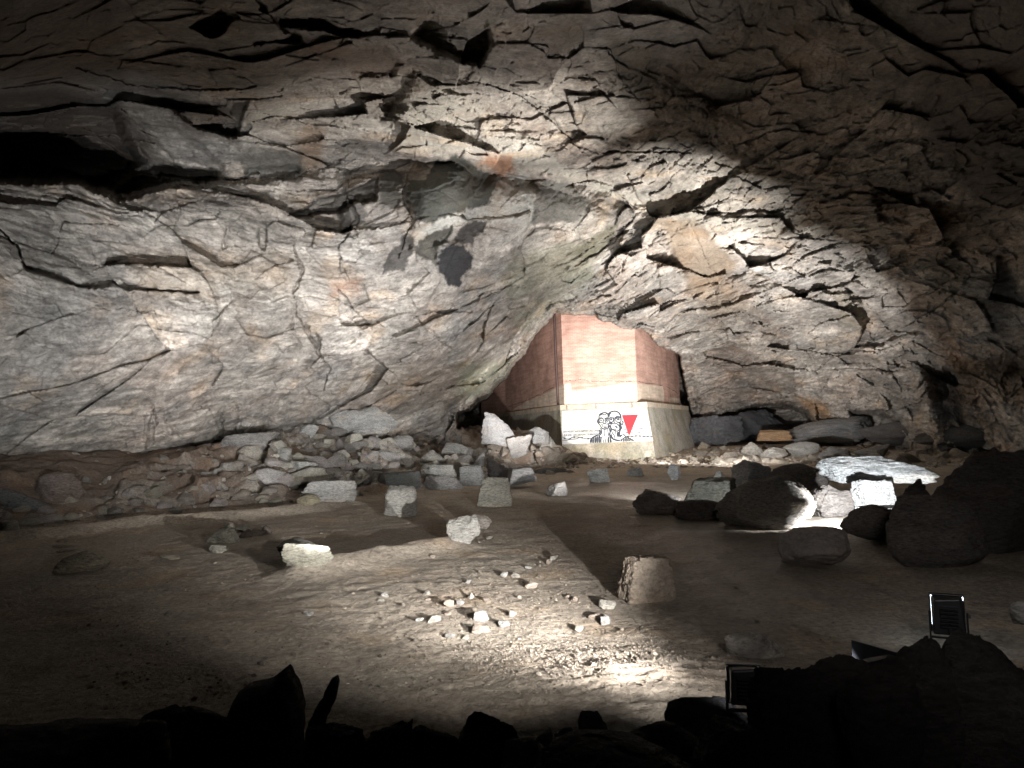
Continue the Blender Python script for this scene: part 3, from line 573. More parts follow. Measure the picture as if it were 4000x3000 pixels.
for i, (a, b, c, d, lb) in enumerate([(230, 2092, 330, 2100, 'topmost'), (215, 2112, 345, 2120, 'second from the top'), (210, 2132, 300, 2140, 'third from the top'), (225, 2150, 300, 2158, 'lowest'), (330, 2076, 372, 2086, 'shortest, rightmost')]):
    rock(a, b, c, d, 'thin flat stone sliver on the far left sand, '+lb+' of five', 'rough', (.36, .30, .23), 330+i, name='flat_stone', group='thin slivers on the far left sand', sub=3, depth=.5)
rock(630, 2168, 700, 2190, 'thin buff stone lying flat left of the layered slab', 'rough', (.38, .34, .27), 98, group=FL)
rock(2412, 2192, 2640, 2362, 'brown barrel shaped boulder with cracked flat top standing at the wet mud edge', 'block', (.34, .28, .225), 23, depth=.8, group=FL, rot=.3, sink=.12, mat=M_DULL)
# right group
RG = 'boulders heaped round the hidden lamp on the right'
rock(2472, 1918, 2655, 2012, 'dull rounded boulder at the left end of the right boulder heap', 'rough', (.24, .21, .19), 501, group=RG, mat=M_WET)
rock(2630, 1958, 2842, 2034, 'low flat boulder filling the gap before the largest cracked boulder', 'round', (.22, .19, .175), 502, group=RG, sink=.2)
rock(2668, 1876, 2890, 1974, 'dark olive slab leaning left behind the low flat boulder', 'block', (.17, .165, .14), 503, group=RG, lean=.2)
rock(2812, 1880, 3180, 2084, 'largest split boulder of the right heap with a glaring white right edge', 'round', (.32, .29, .26), 504, depth=.75, group=RG, mirror=True)
rock(2862, 1800, 3012, 1900, 'dazzling white pointed boulder behind the split boulder', 'shard', (.55, .56, .58), 505, group=RG, D=15.5)
rock(3010, 1818, 3230, 1925, 'dark boulder with a pale left flank behind the split boulder', 'round', (.2, .18, .165), 506, group=RG, D=14.5)
rock(3228, 1790, 3600, 1892, 'long flat roof slab glowing white on top', 'rough', (.55, .56, .57), 507, depth=.7, group=RG, D=12.5, rot=0)
rock(3330, 1880, 3500, 2010, 'brilliantly lit white block below the long roof slab', 'block', (.55, .55, .55), 508, group=RG, D=12.2, rot=.2)
rock(3150, 1900, 3350, 2026, 'dark three sided boulder between the split boulder and the lit block', 'rough', (.17, .15, .14), 509, group=RG, depth=.6)
rock(3300, 1985, 3500, 2130, 'dark knobbly boulder with a round hole in front of the lit block', 'round', (.22, .19, .175), 510, group=RG)
rock(3062, 2080, 3325, 2226, 'dark egg shaped boulder alone on the wet mud', 'round', (.2, .175, .16), 511, group=RG, mat=M_WET)
rock(3490, 1885, 3640, 2120, 'brown boulder squeezed against the right side of the lit block', 'rough', (.2, .175, .16), 514, group=RG, D=10.2, depth=.7)
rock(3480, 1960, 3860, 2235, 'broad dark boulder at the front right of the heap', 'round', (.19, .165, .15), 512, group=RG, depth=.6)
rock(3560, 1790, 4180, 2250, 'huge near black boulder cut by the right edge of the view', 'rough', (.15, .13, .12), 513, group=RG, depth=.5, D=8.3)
# far right behind
FR = 'boulders under the low arch of the far wall'
rock(3085, 1632, 3410, 1735, 'large smooth blue grey boulder under the low arch', 'round', (.27, .275, .285), 601, D=40, group=FR)
rock(2945, 1680, 3090, 1722, 'flat orange tinted slab left of the blue grey boulder', 'block', ORANGE, 602, D=39.5, group=FR)
rock(2700, 1625, 2900, 1735, 'dark cracked rock mass at the left side of the low arch', 'block', (.15, .155, .17), 603, D=46, group=FR)
rock(2860, 1600, 3120, 1720, 'dark rock mass filling the middle of the low arch', 'rough', (.13, .135, .15), 604, D=46.5, group=FR)
rock(3380, 1650, 3650, 1740, 'shadowed rounded boulder right of the blue grey boulder', 'round', (.16, .155, .155), 605, D=36, group=FR)
rock(3600, 1660, 3950, 1760, 'long dark boulder at the right end of the far wall foot', 'round', (.12, .12, .12), 606, D=31, group=FR)
rock(2895, 1728, 2985, 1784, 'pale stone in front of the arch with a black gap at its left', 'rough', (.42, .4, .36), 607, group=FR)
rock(2975, 1748, 3075, 1792, 'pale flattened stone second in the row before the arch', 'rough', (.4, .38, .35), 608, group=FR)
rock(3060, 1728, 3190, 1788, 'grey rounded boulder third in the row before the arch', 'round', (.3, .295, .28), 609, group=FR)
rock(3185, 1745, 3330, 1790, 'low grey boulder fourth in the row before the arch', 'rough', (.27, .26, .25), 610, group=FR)
rock(3330, 1738, 3480, 1788, 'low dim boulder fifth in the row before the arch', 'rough', (.25, .24, .23), 611, group=FR)
# bank blocks
BK = 'blocks lying on the left bank'
rock(1295, 1588, 1560, 1712, 'big pale rough block crowning the bank under the wall', 'rough', (.44, .44, .43), 701, D=26.5, group=BK, depth=.7)
rock(1885, 1608, 2035, 1745, 'jagged white shard leaning left against the pier base', 'shard', (.38, .38, .385), 702, D=32, group=BK, lean=-.45, depth=.4)
rock(2062, 1668, 2148, 1735, 'white angular rock high on the rubble beside the pier', 'rough', (.37, .37, .37), 703, D=33, group=BK)
rock(2105, 1690, 2198, 1812, 'tall pale flaky rock leaning on the pier corner', 'shard', (.44, .44, .42), 704, D=33.5, group=BK, depth=.5)
rock(1980, 1700, 2080, 1790, 'grey broken rock between the leaning shard and the pier', 'rough', (.36, .35, .34), 705, D=31, group=BK)
rock(1705, 1730, 1855, 1812, 'smooth tilted grey slab in the middle of the bank', 'block', (.36, .35, .33), 706, D=25, group=BK, lean=.2)
rock(1820, 1770, 1900, 1880, 'grey upright rock right of the tilted slab', 'rough', (.33, .32, .31), 707, D=24, group=BK)
rock(1640, 1760, 1740, 1830, 'pale slab propped under the tilted slab', 'rough', (.36, .35, .32), 708, D=23.6, group=BK)
rock(1178, 1880, 1402, 1962, 'long layered grey slab at the foot of the bank', 'block', (.38, .375, .36), 709, group=BK, depth=.5, rot=.05)
rock(1475, 1848, 1645, 1935, 'dark oval boulder in a hollow at the bank foot', 'round', (.15, .155, .15), 710, group=BK, D=19.4)
rock(1648, 1862, 1812, 1934, 'wedge shaped grey slab right of the dark oval boulder', 'rough', (.34, .33, .32), 711, group=BK, D=19.6)
rock(1790, 1820, 1900, 1912, 'cracked grey rock above the wedge shaped slab', 'block', (.3, .3, .29), 712, group=BK, D=21)
rock(1640, 1815, 1790, 1885, 'broad grey slab stacked on the wedge shaped slab', 'block', (.36, .355, .33), 713, group=BK, D=21)
rock(1900, 1790, 2010, 1880, 'dark hollowed rock behind the cream squarish block', 'rough', (.16, .15, .15), 714, group=BK, D=23.5)
rock(2080, 1830, 2220, 1872, 'dark low boulder near the pier corner', 'round', (.14, .14, .14), 715, group=BK, D=26)
rock(1070, 1748, 1140, 1800, 'ragged pale block at the left part of the upper bank', 'rough', (.45, .45, .43), 716, group=BK)
rock(1130, 1800, 1240, 1850, 'white ridged block halfway down the left bank', 'rough', (.5, .5, .48), 717, group=BK)
rock(1220, 1850, 1330, 1892, 'pale ridged block resting behind the long layered slab', 'rough', (.45, .44, .42), 718, group=BK)
rock(860, 1690, 1080, 1765, 'broad flat grey outcrop just under the wall foot', 'rough', (.34, .33, .32), 719, group=BK)
rock(1150, 1660, 1250, 1710, 'pale cluster block left of the big crowning block', 'rough', (.44, .44, .43), 720, group=BK)
rock(-60, 1905, 215, 2010, 'dark grey folded slab at the left edge of the view', 'rough', (.22, .225, .23), 721, group=BK, depth=.6)
rock(10, 2035, 80, 2075, 'cream squared stone at the left end of the bank foot', 'block', (.46, .43, .37), 722, group=BK)
rock(1160, 1935, 1250, 1980, 'yellowish rounded stone under the long layered slab', 'round', (.42, .38, .27), 723, group=BK)
rock(1530, 1700, 1620, 1760, 'lumpy grey block right of the big crowning block', 'rough', (.36, .35, .34), 724, group=BK)
rock(1400, 1760, 1480, 1800, 'pale boulder embedded in the middle of the brown bank', 'rough', (.42, .41, .4), 725, group=BK)
rock(120, 1850, 330, 1975, 'earthy rounded hummock rising from the left bank', 'round', (.2, .16, .14), 726, group=BK, sink=.4, name='mound', cat='mound')

# ------------------------------------------------------------------ lit small stones on the floor
ST = [(2150, 2170, 2185, 2192), (2135, 2186, 2152, 2204), (1955, 2238, 1982, 2256), (1998, 2242, 2028, 2258), (2052, 2276, 2098, 2302), (2052, 2212, 2074, 2224),
      (1650, 2308, 1680, 2330), (1738, 2344, 1772, 2376), (1784, 2345, 1812, 2368), (1826, 2318, 1850, 2340), (1888, 2340, 1916, 2354), (1852, 2396, 1908, 2430), (1988, 2388, 2016, 2410), (1738, 2390, 1760, 2404),
      (1625, 2414, 1652, 2432), (1675, 2412, 1720, 2438), (1848, 2450, 1910, 2476), (1948, 2430, 1990, 2450), (2342, 2350, 2402, 2380), (2300, 2402, 2360, 2424), (2348, 2412, 2382, 2442), (2248, 2448, 2276, 2472),
      (2230, 2334, 2256, 2352), (1490, 2318, 1518, 2336), (1478, 2342, 1500, 2354), (1664, 2340, 1680, 2350), (1820, 2268, 1838, 2284), (1900, 2095, 1922, 2106), (1684, 2168, 1698, 2182), (1742, 2478, 1776, 2496), (1806, 2484, 1830, 2496), (2590, 2620, 2625, 2640), (1190, 2390, 1225, 2408)]
STL = {0: 'pale stone topmost on the right of the lit gravel', 4: 'flat pale stone with a broad black shadow, right of centre on the gravel', 7: 'bright white upright stone with the longest shadow on the gravel', 11: 'large pinkish stone in the middle of the lit gravel',
       16: 'long white stone nearest the viewer among the shadow casters', 18: 'pink stone beside the barrel shaped boulder', 19: 'long flat white stone below the pink stone', 20: 'small ringed stone touching the long flat white stone', 31: 'gleaming white stone alone in the brightest patch of gravel', 32: 'dim grey stone alone on the dark left sand', 28: 'small white stone below the triangular rock', 27: 'tiny pale stone right of the triangular rock'}
for i, (a, b, c, d) in enumerate(ST):
    cl = [(.44, .415, .37), (.41, .34, .29), (.46, .45, .43)][i % 3]
    lb_ = 'small '+['cream', 'pinkish', 'white'][i % 3]+' stone, '+('upper' if d < 2310 else 'middle' if d < 2400 else 'lower')+' part of the lit gravel, '+('at its left side' if a < 1700 else 'left of its centre' if a < 1860 else 'right of its centre' if a < 2150 else 'at its right side')
    a -= 3; c += 3
    rock(a, b, c, d, STL.get(i, lb_), 'rough', cl, 800+i, name='small_stone', cat='stone', group='small stones on the lit gravel', sub=3, depth=.9, sink=.05)

# ------------------------------------------------------------------ rubble: biggest as individuals, the rest as stuff
LIB = []
for i in range(10):
    X, Fc, rs = rock_shape(['rough', 'block', 'round'][i % 3], 900+i, 3); LIB.append((X-np.array([0, 0, .4]), Fc))
LIB1 = []
for i in range(6):
    X, Fc, rs = rock_shape('rough', 950+i, 1); LIB1.append((X-np.array([0, 0, .45]), Fc))
rng = np.random.RandomState(5)
cand = []
def scat(n, x0, x1, y0, y1, s0, s1, zone, cond=None, cl=(.36, .34, .31)):
    AB = [(a, b) for a, b in zip(rng.uniform(x0, x1, n), rng.uniform(y0, y1, n)) if not cond or cond(a, b)]
    for (a, b), D_ in zip(AB, hits([q[0] for q in AB], [q[1] for q in AB])):
        if D_ > 58: continue
        p = at(a, b, D_); s = s0*(s1/s0)**(rng.rand()**1.8)
        cand.append((s/D_, s, p, zone+'|'+str(int(a)), np.array(cl)*rng.uniform(.65, 1.35)*np.array([1, rng.uniform(.94, 1), rng.uniform(.86, 1)])))
fy = lambda x: np.interp(x, [0, 600, 1100, 1500, 1850, 2160], [2075, 2015, 1975, 1930, 1880, 1830])
scat(420, 0, 1450, 1850, 2080, .07, .5, 'foot', lambda a, b: fy(a)-95 < b < fy(a)-3)
scat(260, 250, 1200, 1740, 1980, .06, .3, 'slope', lambda a, b: b < fy(a)-60)
scat(620, 950, 1950, 1640, 1900, .07, .8, 'crest', lambda a, b: b < fy(a)-20, (.42, .41, .40))
scat(330, 1880, 2230, 1690, 1860, .1, .8, 'pier', None, (.38, .35, .32))
scat(420, 2200, 2900, 1775, 1815, .1, .5, 'base', None, (.40, .36, .31))
scat(420, 2700, 4000, 1735, 1815, .1, .8, 'far', None, (.32, .29, .26))
scat(60, 1500, 2000, 1870, 1990, .05, .2, 'foot', lambda a, b: b < fy(a))
cand.sort(key=lambda t: -t[0])
ZL = {'foot': ('loose angular stone in the rubble along the foot of the left bank', 'stones along the foot of the left bank'), 'slope': ('loose stone scattered on the brown slope of the left bank', 'stones on the slope of the left bank'),
      'crest': ('pale broken stone high on the bank around the big crowning block', 'stones on the upper bank'), 'pier': ('broken stone in the heap left of the pier', 'stones heaped left of the pier'),
      'base': ('rubble stone lying along the bottom of the pier', 'stones along the bottom of the pier'), 'far': ('dim rubble stone on the far floor before the low arch', 'stones on the far floor')}
matlib = {}
MARK = {'foot': [(260, 'below the dark folded slab at far left'), (700, 'left of the little stone row'), (1150, 'behind the little stone row'), (1500, 'beside the long layered slab'), (9999, 'behind the leftmost large block')],
 'slope': [(600, 'near the earthy hummock'), (900, 'above the little stone row'), (9999, 'below the broad flat outcrop')],
 'crest': [(1150, 'beside the ragged pale block'), (1350, 'left of the big crowning block'), (1600, 'under the big crowning block'), (1750, 'left of the tilted slab'), (9999, 'right of the tilted slab')],
 'pier': [(2000, 'under the leaning white shard'), (2100, 'between the white shard and the pier'), (9999, 'against the pier corner')],
 'base': [(2350, 'under the mural faces'), (2560, 'under the red triangle'), (2720, 'under the pier side face'), (9999, 'just right of the pier')],
 'far': [(2900, 'right of the pier'), (3100, 'before the orange tinted slab'), (3400, 'before the blue grey boulder'), (3650, 'before the shadowed rounded boulder'), (9999, 'in the gloom at the right end')]}
KIND = {'foot': 'angular stone', 'slope': 'stone on the brown bank slope', 'crest': 'broken stone on the upper bank', 'pier': 'heaped broken stone', 'base': 'rubble stone', 'far': 'far floor stone'}
MED = np.median([t[0] for t in cand[:290]])
def rubble_obj(i, s, p, zone, c):
    zone, ax_ = zone.split('|'); where = next(t for lim, t in MARK[zone] if int(ax_) < lim)
    lab = ('large ' if cand[i][0] > MED else 'small ')+('pale ' if c[0] > .36 else 'dull ')+['jagged ', 'blocky ', 'rounded '][(i % 10) % 3]+KIND[zone]+' '+where
    j = i % 10; key = (j, zone)
    if key not in matlib:
        X, Fc = LIB[j]; X = X.copy()
        o = mesh_np('rubble_stone', X, Fc, M_ROCK, col=np.tile(c, (len(X), 1))); matlib[key] = o.data
    else:
        o = bpy.data.objects.new('rubble_stone', matlib[key]); COL.objects.link(o)
    o.location = p; o.scale = (s*rng.uniform(.8, 1.4), s*rng.uniform(.8, 1.2), s*rng.uniform(.5, .9)); o.rotation_euler = (rng.uniform(-.4, .4), rng.uniform(-.4, .4), rng.uniform(0, 6.28))
    tag(o, lab, 'stone', ZL[zone][1])
for i, (_, s, p, zone, c) in enumerate(cand[:290]): rubble_obj(i, s, p, zone, c)
def merged(name, items, lib, mat, label, cat):
    VV = []; FF = []; CC = []; n = 0
    for (s, p, c) in items:
        X, Fc = lib[rng.randint(len(lib))]; a = rng.uniform(0, 6.28); c_, s_ = math.cos(a), math.sin(a)
        Y = X*np.array([s*rng.uniform(.8, 1.4), s, s*rng.uniform(.5, .9)]); Y = np.stack([Y[:, 0]*c_-Y[:, 1]*s_, Y[:, 0]*s_+Y[:, 1]*c_, Y[:, 2]], -1)+p
        VV.append(Y); FF.append(Fc+n); CC.append(np.tile(c, (len(Y), 1))); n += len(Y)
    o = mesh_np(name, np.concatenate(VV), np.concatenate(FF), mat, col=np.concatenate(CC), smooth=False)
    return tag(o, label, cat, kind='stuff')
extra = [(s, p, c) for (_, s, p, z, c) in cand[290:]]
for zone, (a0, a1, b0, b1, n, s0, s1) in {'a': (0, 1500, 1830, 2080, 2200, .02, .1), 'b': (800, 2200, 1620, 1900, 2600, .03, .13), 'c': (2180, 4000, 1750, 1830, 1800, .04, .2)}.items():
    AB = [(a, b) for a, b in zip(rng.uniform(a0, a1, n), rng.uniform(b0, b1, n)) if zone == 'c' or (b < fy(a)-2 and (b > fy(a)-90 or a > 950 or rng.rand() < .25))]
    for (a, b), D_ in zip(AB, hits([q[0] for q in AB], [q[1] for q in AB])):
        if not 2 < D_ < 58: continue
        extra.append((rng.uniform(s0, s1), at(a, b, D_), np.array([.38, .355, .32])*rng.uniform(.6, 1.4)))
merged('rubble', extra, LIB1, M_ROCK, 'fine broken rubble and chips over the bank and far floor', 'rubble')
# gravel on the lit sand
N1 = 22000
gxx = []; 
a = rng.uniform(250, 3300, N1*3); b = 2000+(rng.rand(N1*3)**.8)*780
dens = .8*np.exp(-(((a-2250)/430)**2+((b-2600)/120)**2))+.3*np.exp(-(((a-1950)/420)**2+((b-2360)/160)**2))+.05
keep = rng.rand(N1*3) < dens; a = a[keep]; b = b[keep]
d = ray(a, b); t = EYE/-d[:, 2]; X_ = d[:, 0]*t; Y_ = t; Z_ = ground_h(X_, Y_, True)
sz = .0045*(4.5)**(rng.rand(len(a))**2.6)
qa = rng.uniform(300, 3200, 420); qb = 1990+rng.rand(420)**.7*760; qd = ray(qa, qb); qt = EYE/-qd[:, 2]; qz = ground_h(qd[:, 0]*qt, qt, True); qs = .011*4**(rng.rand(420)**2.2)
chips = [(qs[i], np.array([qd[i, 0]*qt[i], qt[i], qz[i]+qs[i]*.15]), np.array([.38, .33, .28])*rng.uniform(.6, 1.4)) for i in range(420)]
merged('gravel', chips+[(sz[i], np.array([X_[i], Y_[i], Z_[i]+sz[i]*.2]), np.array([.34, .29, .24])*rng.uniform(.5, 1.5)) for i in range(len(a))], LIB1, M_ROCK, 'fine pale gravel strewn over the lamp lit sand', 'gravel')

# ------------------------------------------------------------------ foreground dark rocks near the viewer
FG = 'unlit rocks at the viewer\'s feet'
fgspec = [
 (560, 2770, 960, 3080, 'round', 'low unlit hump at the lower left before the sand', 3.0), (1180, 2850, 1440, 3080, 'block', 'dark hump at the foot of the thin leaning blade', 2.5),
 (1380, 2830, 1650, 3100, 'block', 'broad dark rock in the bottom row right of the thin blade', 2.4),
 (1600, 2850, 1800, 3050, 'block', 'black blunt rock in the bottom row left of centre', 2.5), (1780, 2810, 2040, 3050, 'round', 'dark lumpy rock at the bottom centre', 2.55), (1960, 2890, 2120, 3050, 'block', 'low dark rock in the gap left of the two pale stones', 2.5),
 (2256, 2796, 2384, 2960, 'block', 'small black square topped block right of the two pale stones', 2.75), (2080, 2900, 2760, 3120, 'round', 'wide dim slab filling the bottom right of centre', 2.2),
 (2380, 2840, 2760, 3020, 'round', 'dark rounded rock behind the wide dim slab', 2.6), (2600, 2735, 2940, 2960, 'round', 'dark sloping rock just below the small lamp', 2.85),
 (2700, 2830, 3000, 3100, 'round', 'faintly lit rounded rock at the bottom under the small lamp', 2.1), (2945, 2610, 3250, 3150, 'block', 'big black boulder right of the small lamp', 2.15), (3130, 2570, 3420, 3000, 'round', 'black boulder behind the big one right of the small lamp', 2.3),
 (3330, 2590, 3640, 3150, 'round', 'black boulder in the lower right under a level ridge', 2.1), (3480, 2520, 3760, 3100, 'round', 'black hump left of the largest corner boulder', 2.3), (3700, 2500, 4150, 3200, 'round', 'largest black boulder in the lower right corner', 2.3),
 (2095, 2850, 2160, 2915, 'rough', 'pale stone at the bottom centre, left of two', 2.9), (2165, 2852, 2250, 2910, 'rough', 'pale stone at the bottom centre, right of two', 2.9),
 (2850, 2478, 3075, 2640, 'round', 'grey smooth boulder just behind the small lamp', 4.75), (3950, 2350, 4060, 2440, 'round', 'pale stone at the right edge of the view', 4.4), (-150, 2850, 640, 3150, 'round', 'flat black rock in the lower left corner', 2.4), (2860, 2560, 2960, 2630, 'block', 'little dark stone wedged beside the small lamp', 4.9)]
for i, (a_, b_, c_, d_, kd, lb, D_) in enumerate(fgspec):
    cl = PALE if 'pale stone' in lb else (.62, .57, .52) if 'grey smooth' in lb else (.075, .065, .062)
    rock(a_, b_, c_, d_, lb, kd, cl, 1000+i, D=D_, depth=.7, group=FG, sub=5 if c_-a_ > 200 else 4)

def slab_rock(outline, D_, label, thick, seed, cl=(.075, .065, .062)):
    """rock with a given outline, rounded towards front and back"""
    rs = np.random.RandomState(seed); pts = []
    for (a0, b0), (a1, b1) in zip(outline, outline[1:]+outline[:1]):
        n = max(1, int(math.hypot(a1-a0, b1-b0)/22))
        for k in range(n): pts.append((a0+(a1-a0)*k/n+rs.normal(0, 2.2), b0+(b1-b0)*k/n+rs.normal(0, 2.2)))
    cx, cy = np.mean([p[0] for p in pts]), np.mean([p[1] for p in pts]); o0 = at(cx, max(p[1] for p in pts), D_); V = []; n = len(pts)
    prof = [(-.5, .25), (-.46, .6), (-.33, .86), (-.1, 1), (.12, .99), (.35, .84), (.47, .55), (.5, .2)]
    for t_, sc_ in prof:
        for p in pts: V.append(at(cx+(p[0]-cx)*sc_, cy+(p[1]-cy)*(sc_*.85+.15 if p[1] < cy else 1), D_)+np.array([0, t_*thick, 0])-o0)
    V = np.array(V); V += .02*np.stack([fbm(V*9+seed, 3, seed), fbm(V*9+seed+7, 3, seed+1), fbm(V*9+seed+3, 3, seed+2)], -1)
    Fc = [(r*n+k, r*n+(k+1) % n, (r+1)*n+(k+1) % n, (r+1)*n+k) for r in range(len(prof)-1) for k in range(n)]+[tuple(range(n))[::-1], tuple((len(prof)-1)*n+k for k in range(n))]
    o = mesh_py('boulder', V, Fc, M_ROCK); ca_ = o.data.color_attributes.new('Col', 'FLOAT_COLOR', 'POINT'); c4 = np.ones((len(V), 4), np.float32); c4[:, :3] = cl; ca_.data.foreach_set('color', c4.ravel())
    o.location = o0; return tag(o, label, 'rock', FG)
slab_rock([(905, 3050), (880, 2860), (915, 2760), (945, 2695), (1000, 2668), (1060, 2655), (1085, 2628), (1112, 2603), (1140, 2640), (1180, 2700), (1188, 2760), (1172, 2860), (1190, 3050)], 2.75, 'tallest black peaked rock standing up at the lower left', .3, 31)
slab_rock([(1180, 2950), (1195, 2840), (1225, 2780), (1262, 2720), (1290, 2650), (1318, 2638), (1318, 2690), (1290, 2760), (1262, 2850), (1250, 2950)], 2.9, 'thin blade of dark rock leaning right beside the black peak', .12, 32)
# ------------------------------------------------------------------ the brick pier
def plan(px_, D_): p = at(px_, 1600, D_); return np.array([p[0], p[1]])
SH = [plan(1880, 60), plan(1976, 55), plan(2176, 41.0), plan(2204, 39.9), plan(2491, 38.9), plan(2597, 45), plan(2658, 50.5), plan(2500, 66), plan(1950, 70)]
SHz0, SHz1 = 3.02, 13.0
LG = [plan(1880, 60)-np.array([.1, .25]), plan(1974, 54.6)-np.array([.15, .2]), plan(2188, 39.8), plan(2529, 38.5), plan(2690, 49.8), plan(2520, 66.4), plan(1945, 70.4)]
Lz0, Lz1 = 2.74, 3.03
PT = LG
PB = [plan(1880, 59)-np.array([.3, .6]), plan(1965, 53.8)-np.array([.3, .5]), plan(2196, 39.1)+np.array([-.05, 0]), plan(2564, 37.9), plan(2738, 48.8), plan(2540, 67), plan(1935, 71)]
def _plinth_plane():
    a_, b_, c_ = (np.array([*PB[2], -.5]), np.array([*PT[2], Lz0]), np.array([*PT[3], Lz0])); n_ = np.cross(b_-a_, c_-a_)
    d_ = ray(2564, 1790); t_ = (n_@a_-n_[2]*-.5)/(n_[0]*d_[0]+n_[1]*d_[1]); PB[3] = np.array([d_[0]*t_, t_])
_plinth_plane()
pier = empty('brick_pier', (float(SH[3][0]), float(SH[3][1]), 0), 'massive angular red brick pier with a whitewashed foot on a painted concrete plinth', 'pier')
PL0 = np.array(pier.location)
def loc(p): return tuple(float(q) for q in (np.array(p)-PL0))
def prism(name, A, B, z0, z1, mat, uv=False, seg=.4, jitter=0, col=(.3, .3, .3), colf=None):
    V = []; Fc = []; UV = []; L_ = 0; n = len(A); C_ = []
    for i in range(n):
        a0, a1, b0, b1 = A[i], A[(i+1) % n], B[i], B[(i+1) % n]; w = np.linalg.norm(a1-a0)
        nx = max(2, int(w/seg)); nz = max(2, int((z1-z0)/seg)); k0 = len(V)
        for r in range(nz+1):
            fz = r/nz
            for c in range(nx+1):
                f = c/nx; q = (a0*(1-f)+a1*f)*(1-fz)+(b0*(1-f)+b1*f)*fz
                V.append((q[0]-PL0[0], q[1]-PL0[1], z0+(z1-z0)*fz-PL0[2])); UV.append((L_+w*f, z0+(z1-z0)*fz))
        for r in range(nz):
            for c in range(nx):
                j = k0+r*(nx+1)+c; Fc.append((j, j+nx+1, j+nx+2, j+1))
        L_ += w
    Vn = np.array(V); k0 = len(Vn)
    capt = [(B[i][0]-PL0[0], B[i][1]-PL0[1], z1-PL0[2]) for i in range(n)]; V += capt; UV += [(0, 0)]*n
    me = bpy.data.meshes.new(name); Fc2 = [f[::-1] for f in Fc]+[tuple(range(k0, k0+n))]
    me.from_pydata([tuple(map(float, v)) for v in V], [], Fc2); me.update()
    ul = me.uv_layers.new(name='UVMap')
    for lp in me.loops: ul.data[lp.index].uv = UV[lp.vertex_index]
    Vn = np.array(V)+PL0
    cc = np.ones((len(V), 4), np.float32); cc[:, :3] = col if colf is None else colf(Vn)
    ca_ = me.color_attributes.new('Col', 'FLOAT_COLOR', 'POINT'); ca_.data.foreach_set('color', cc.ravel())
    me.materials.append(mat); o = bpy.data.objects.new(name, me); COL.objects.link(o); o.parent = pier
    return o
prism('shaft', SH[::-1], SH[::-1], SHz0, SHz1, M_BRICK, seg=1)
prism('ledge', LG[::-1], LG[::-1], Lz0, Lz1, M_LEDGE, seg=.5, colf=lambda V: np.array([.50, .44, .36])*(1+.25*fbm(V*1.2, 3, 5)[:, None]))
def pcol(V):
    k = sstep(-.1, .4, fbm(V*np.array([.8, .8, .35]), 4, 8))[:, None]; base_ = np.array([.37, .35, .31])*np.ones((len(V), 1)); c = base_*(1-k)+np.array([.27, .26, .20])*k
    q = sstep(.25, .5, fbm(V*np.array([1.6, 1.6, .6])+9, 4, 18))[:, None]; return c*(1-.5*q)+np.array([.48, .46, .42])*.5*q
prism('plinth', PB[::-1], PT[::-1], -.5, Lz0-.003, M_CONC, seg=.12, colf=pcol)
# joints between the ledge stones
jv = []
def face_pt(a, b, f, z, off):
    d_ = b-a; n_ = np.array([d_[1], -d_[0]])/np.linalg.norm(d_); 
    if n_[1] > 0: n_ = -n_
    q = a+d_*f+n_*off; return (q[0], q[1], z)
V = []; Fc = []
for (a_, b_, fs) in ((LG[1], LG[2], (.25, .55, .86)), (LG[2], LG[3], (.08, .42, .83)), (LG[3], LG[4], (.2, .42, .6, .8))):
    w = np.linalg.norm(b_-a_)
    for f_ in fs:
        n = len(V); e_ = .022/w
        V += [loc(face_pt(a_, b_, f_-e_, Lz0+.01, .004)), loc(face_pt(a_, b_, f_+e_, Lz0+.01, .004)), loc(face_pt(a_, b_, f_+e_, Lz1-.01, .004)), loc(face_pt(a_, b_, f_-e_, Lz1-.01, .004))]; Fc.append((n, n+1, n+2, n+3))
M_JOINT = simple('dark_joint', (.05, .042, .035), .9)
mesh_py('joint_lines', V, Fc, M_JOINT, pier)
def onface(px_, py_, A3, B3, C3, off=.006):
    """pixel -> point on plane through A3,B3,C3, moved off the face towards the viewer"""
    A3, B3, C3 = map(np.array, (A3, B3, C3)); n_ = np.cross(B3-A3, C3-A3); n_ /= np.linalg.norm(n_)
    o_ = np.array([0, 0, EYE]); 
    if n_@(o_-A3) < 0: n_ = -n_
    d_ = ray(px_, py_); t_ = (n_@(A3+n_*off-o_))/(n_@d_)
    return o_+d_*t_
def V3(p, z): return (float(p[0]), float(p[1]), z)
# whitewash: painted areas low on the shaft, each outline on its own face
def wash(polys):
    V = []; Fc = []; UV = []
    for (i, pts) in polys:
        a_, b_ = SH[i], SH[i+1]; n = len(V)
        for (x_, y_) in pts:
            q = onface(x_, y_, V3(a_, 0), V3(b_, 0), V3(a_, 5)); V.append(loc(q)); UV.append((float(np.linalg.norm(q[:2]-a_))+i*3.3, q[2]))
        Fc.append(tuple(range(n, len(V))))
    o = mesh_py('whitewash', V, Fc, M_WASH, pier); ul = o.data.uv_layers.new(name='UVMap')
    for lp in o.data.loops: ul.data[lp.index].uv = UV[lp.vertex_index]
    return o
wash([(1, [(2008, 1600), (2013, 1592), (2044, 1577), (2052, 1570), (2075, 1562), (2110, 1546), (2150, 1526), (2172, 1514), (2175, 1582)]),
      (2, [(2178, 1583), (2177, 1512), (2203, 1500), (2203, 1581)]),
      (3, [(2206, 1581), (2206, 1500), (2228, 1497), (2231, 1515), (2234, 1530), (2262, 1528), (2290, 1522), (2340, 1513), (2390, 1504), (2431, 1498), (2489, 1500), (2490, 1577)]),
      (4, [(2493, 1577), (2493, 1500), (2540, 1503), (2588, 1509), (2593, 1530), (2595, 1578)]), (5, [(2614, 1579), (2616, 1552), (2655, 1556), (2657, 1582)])])
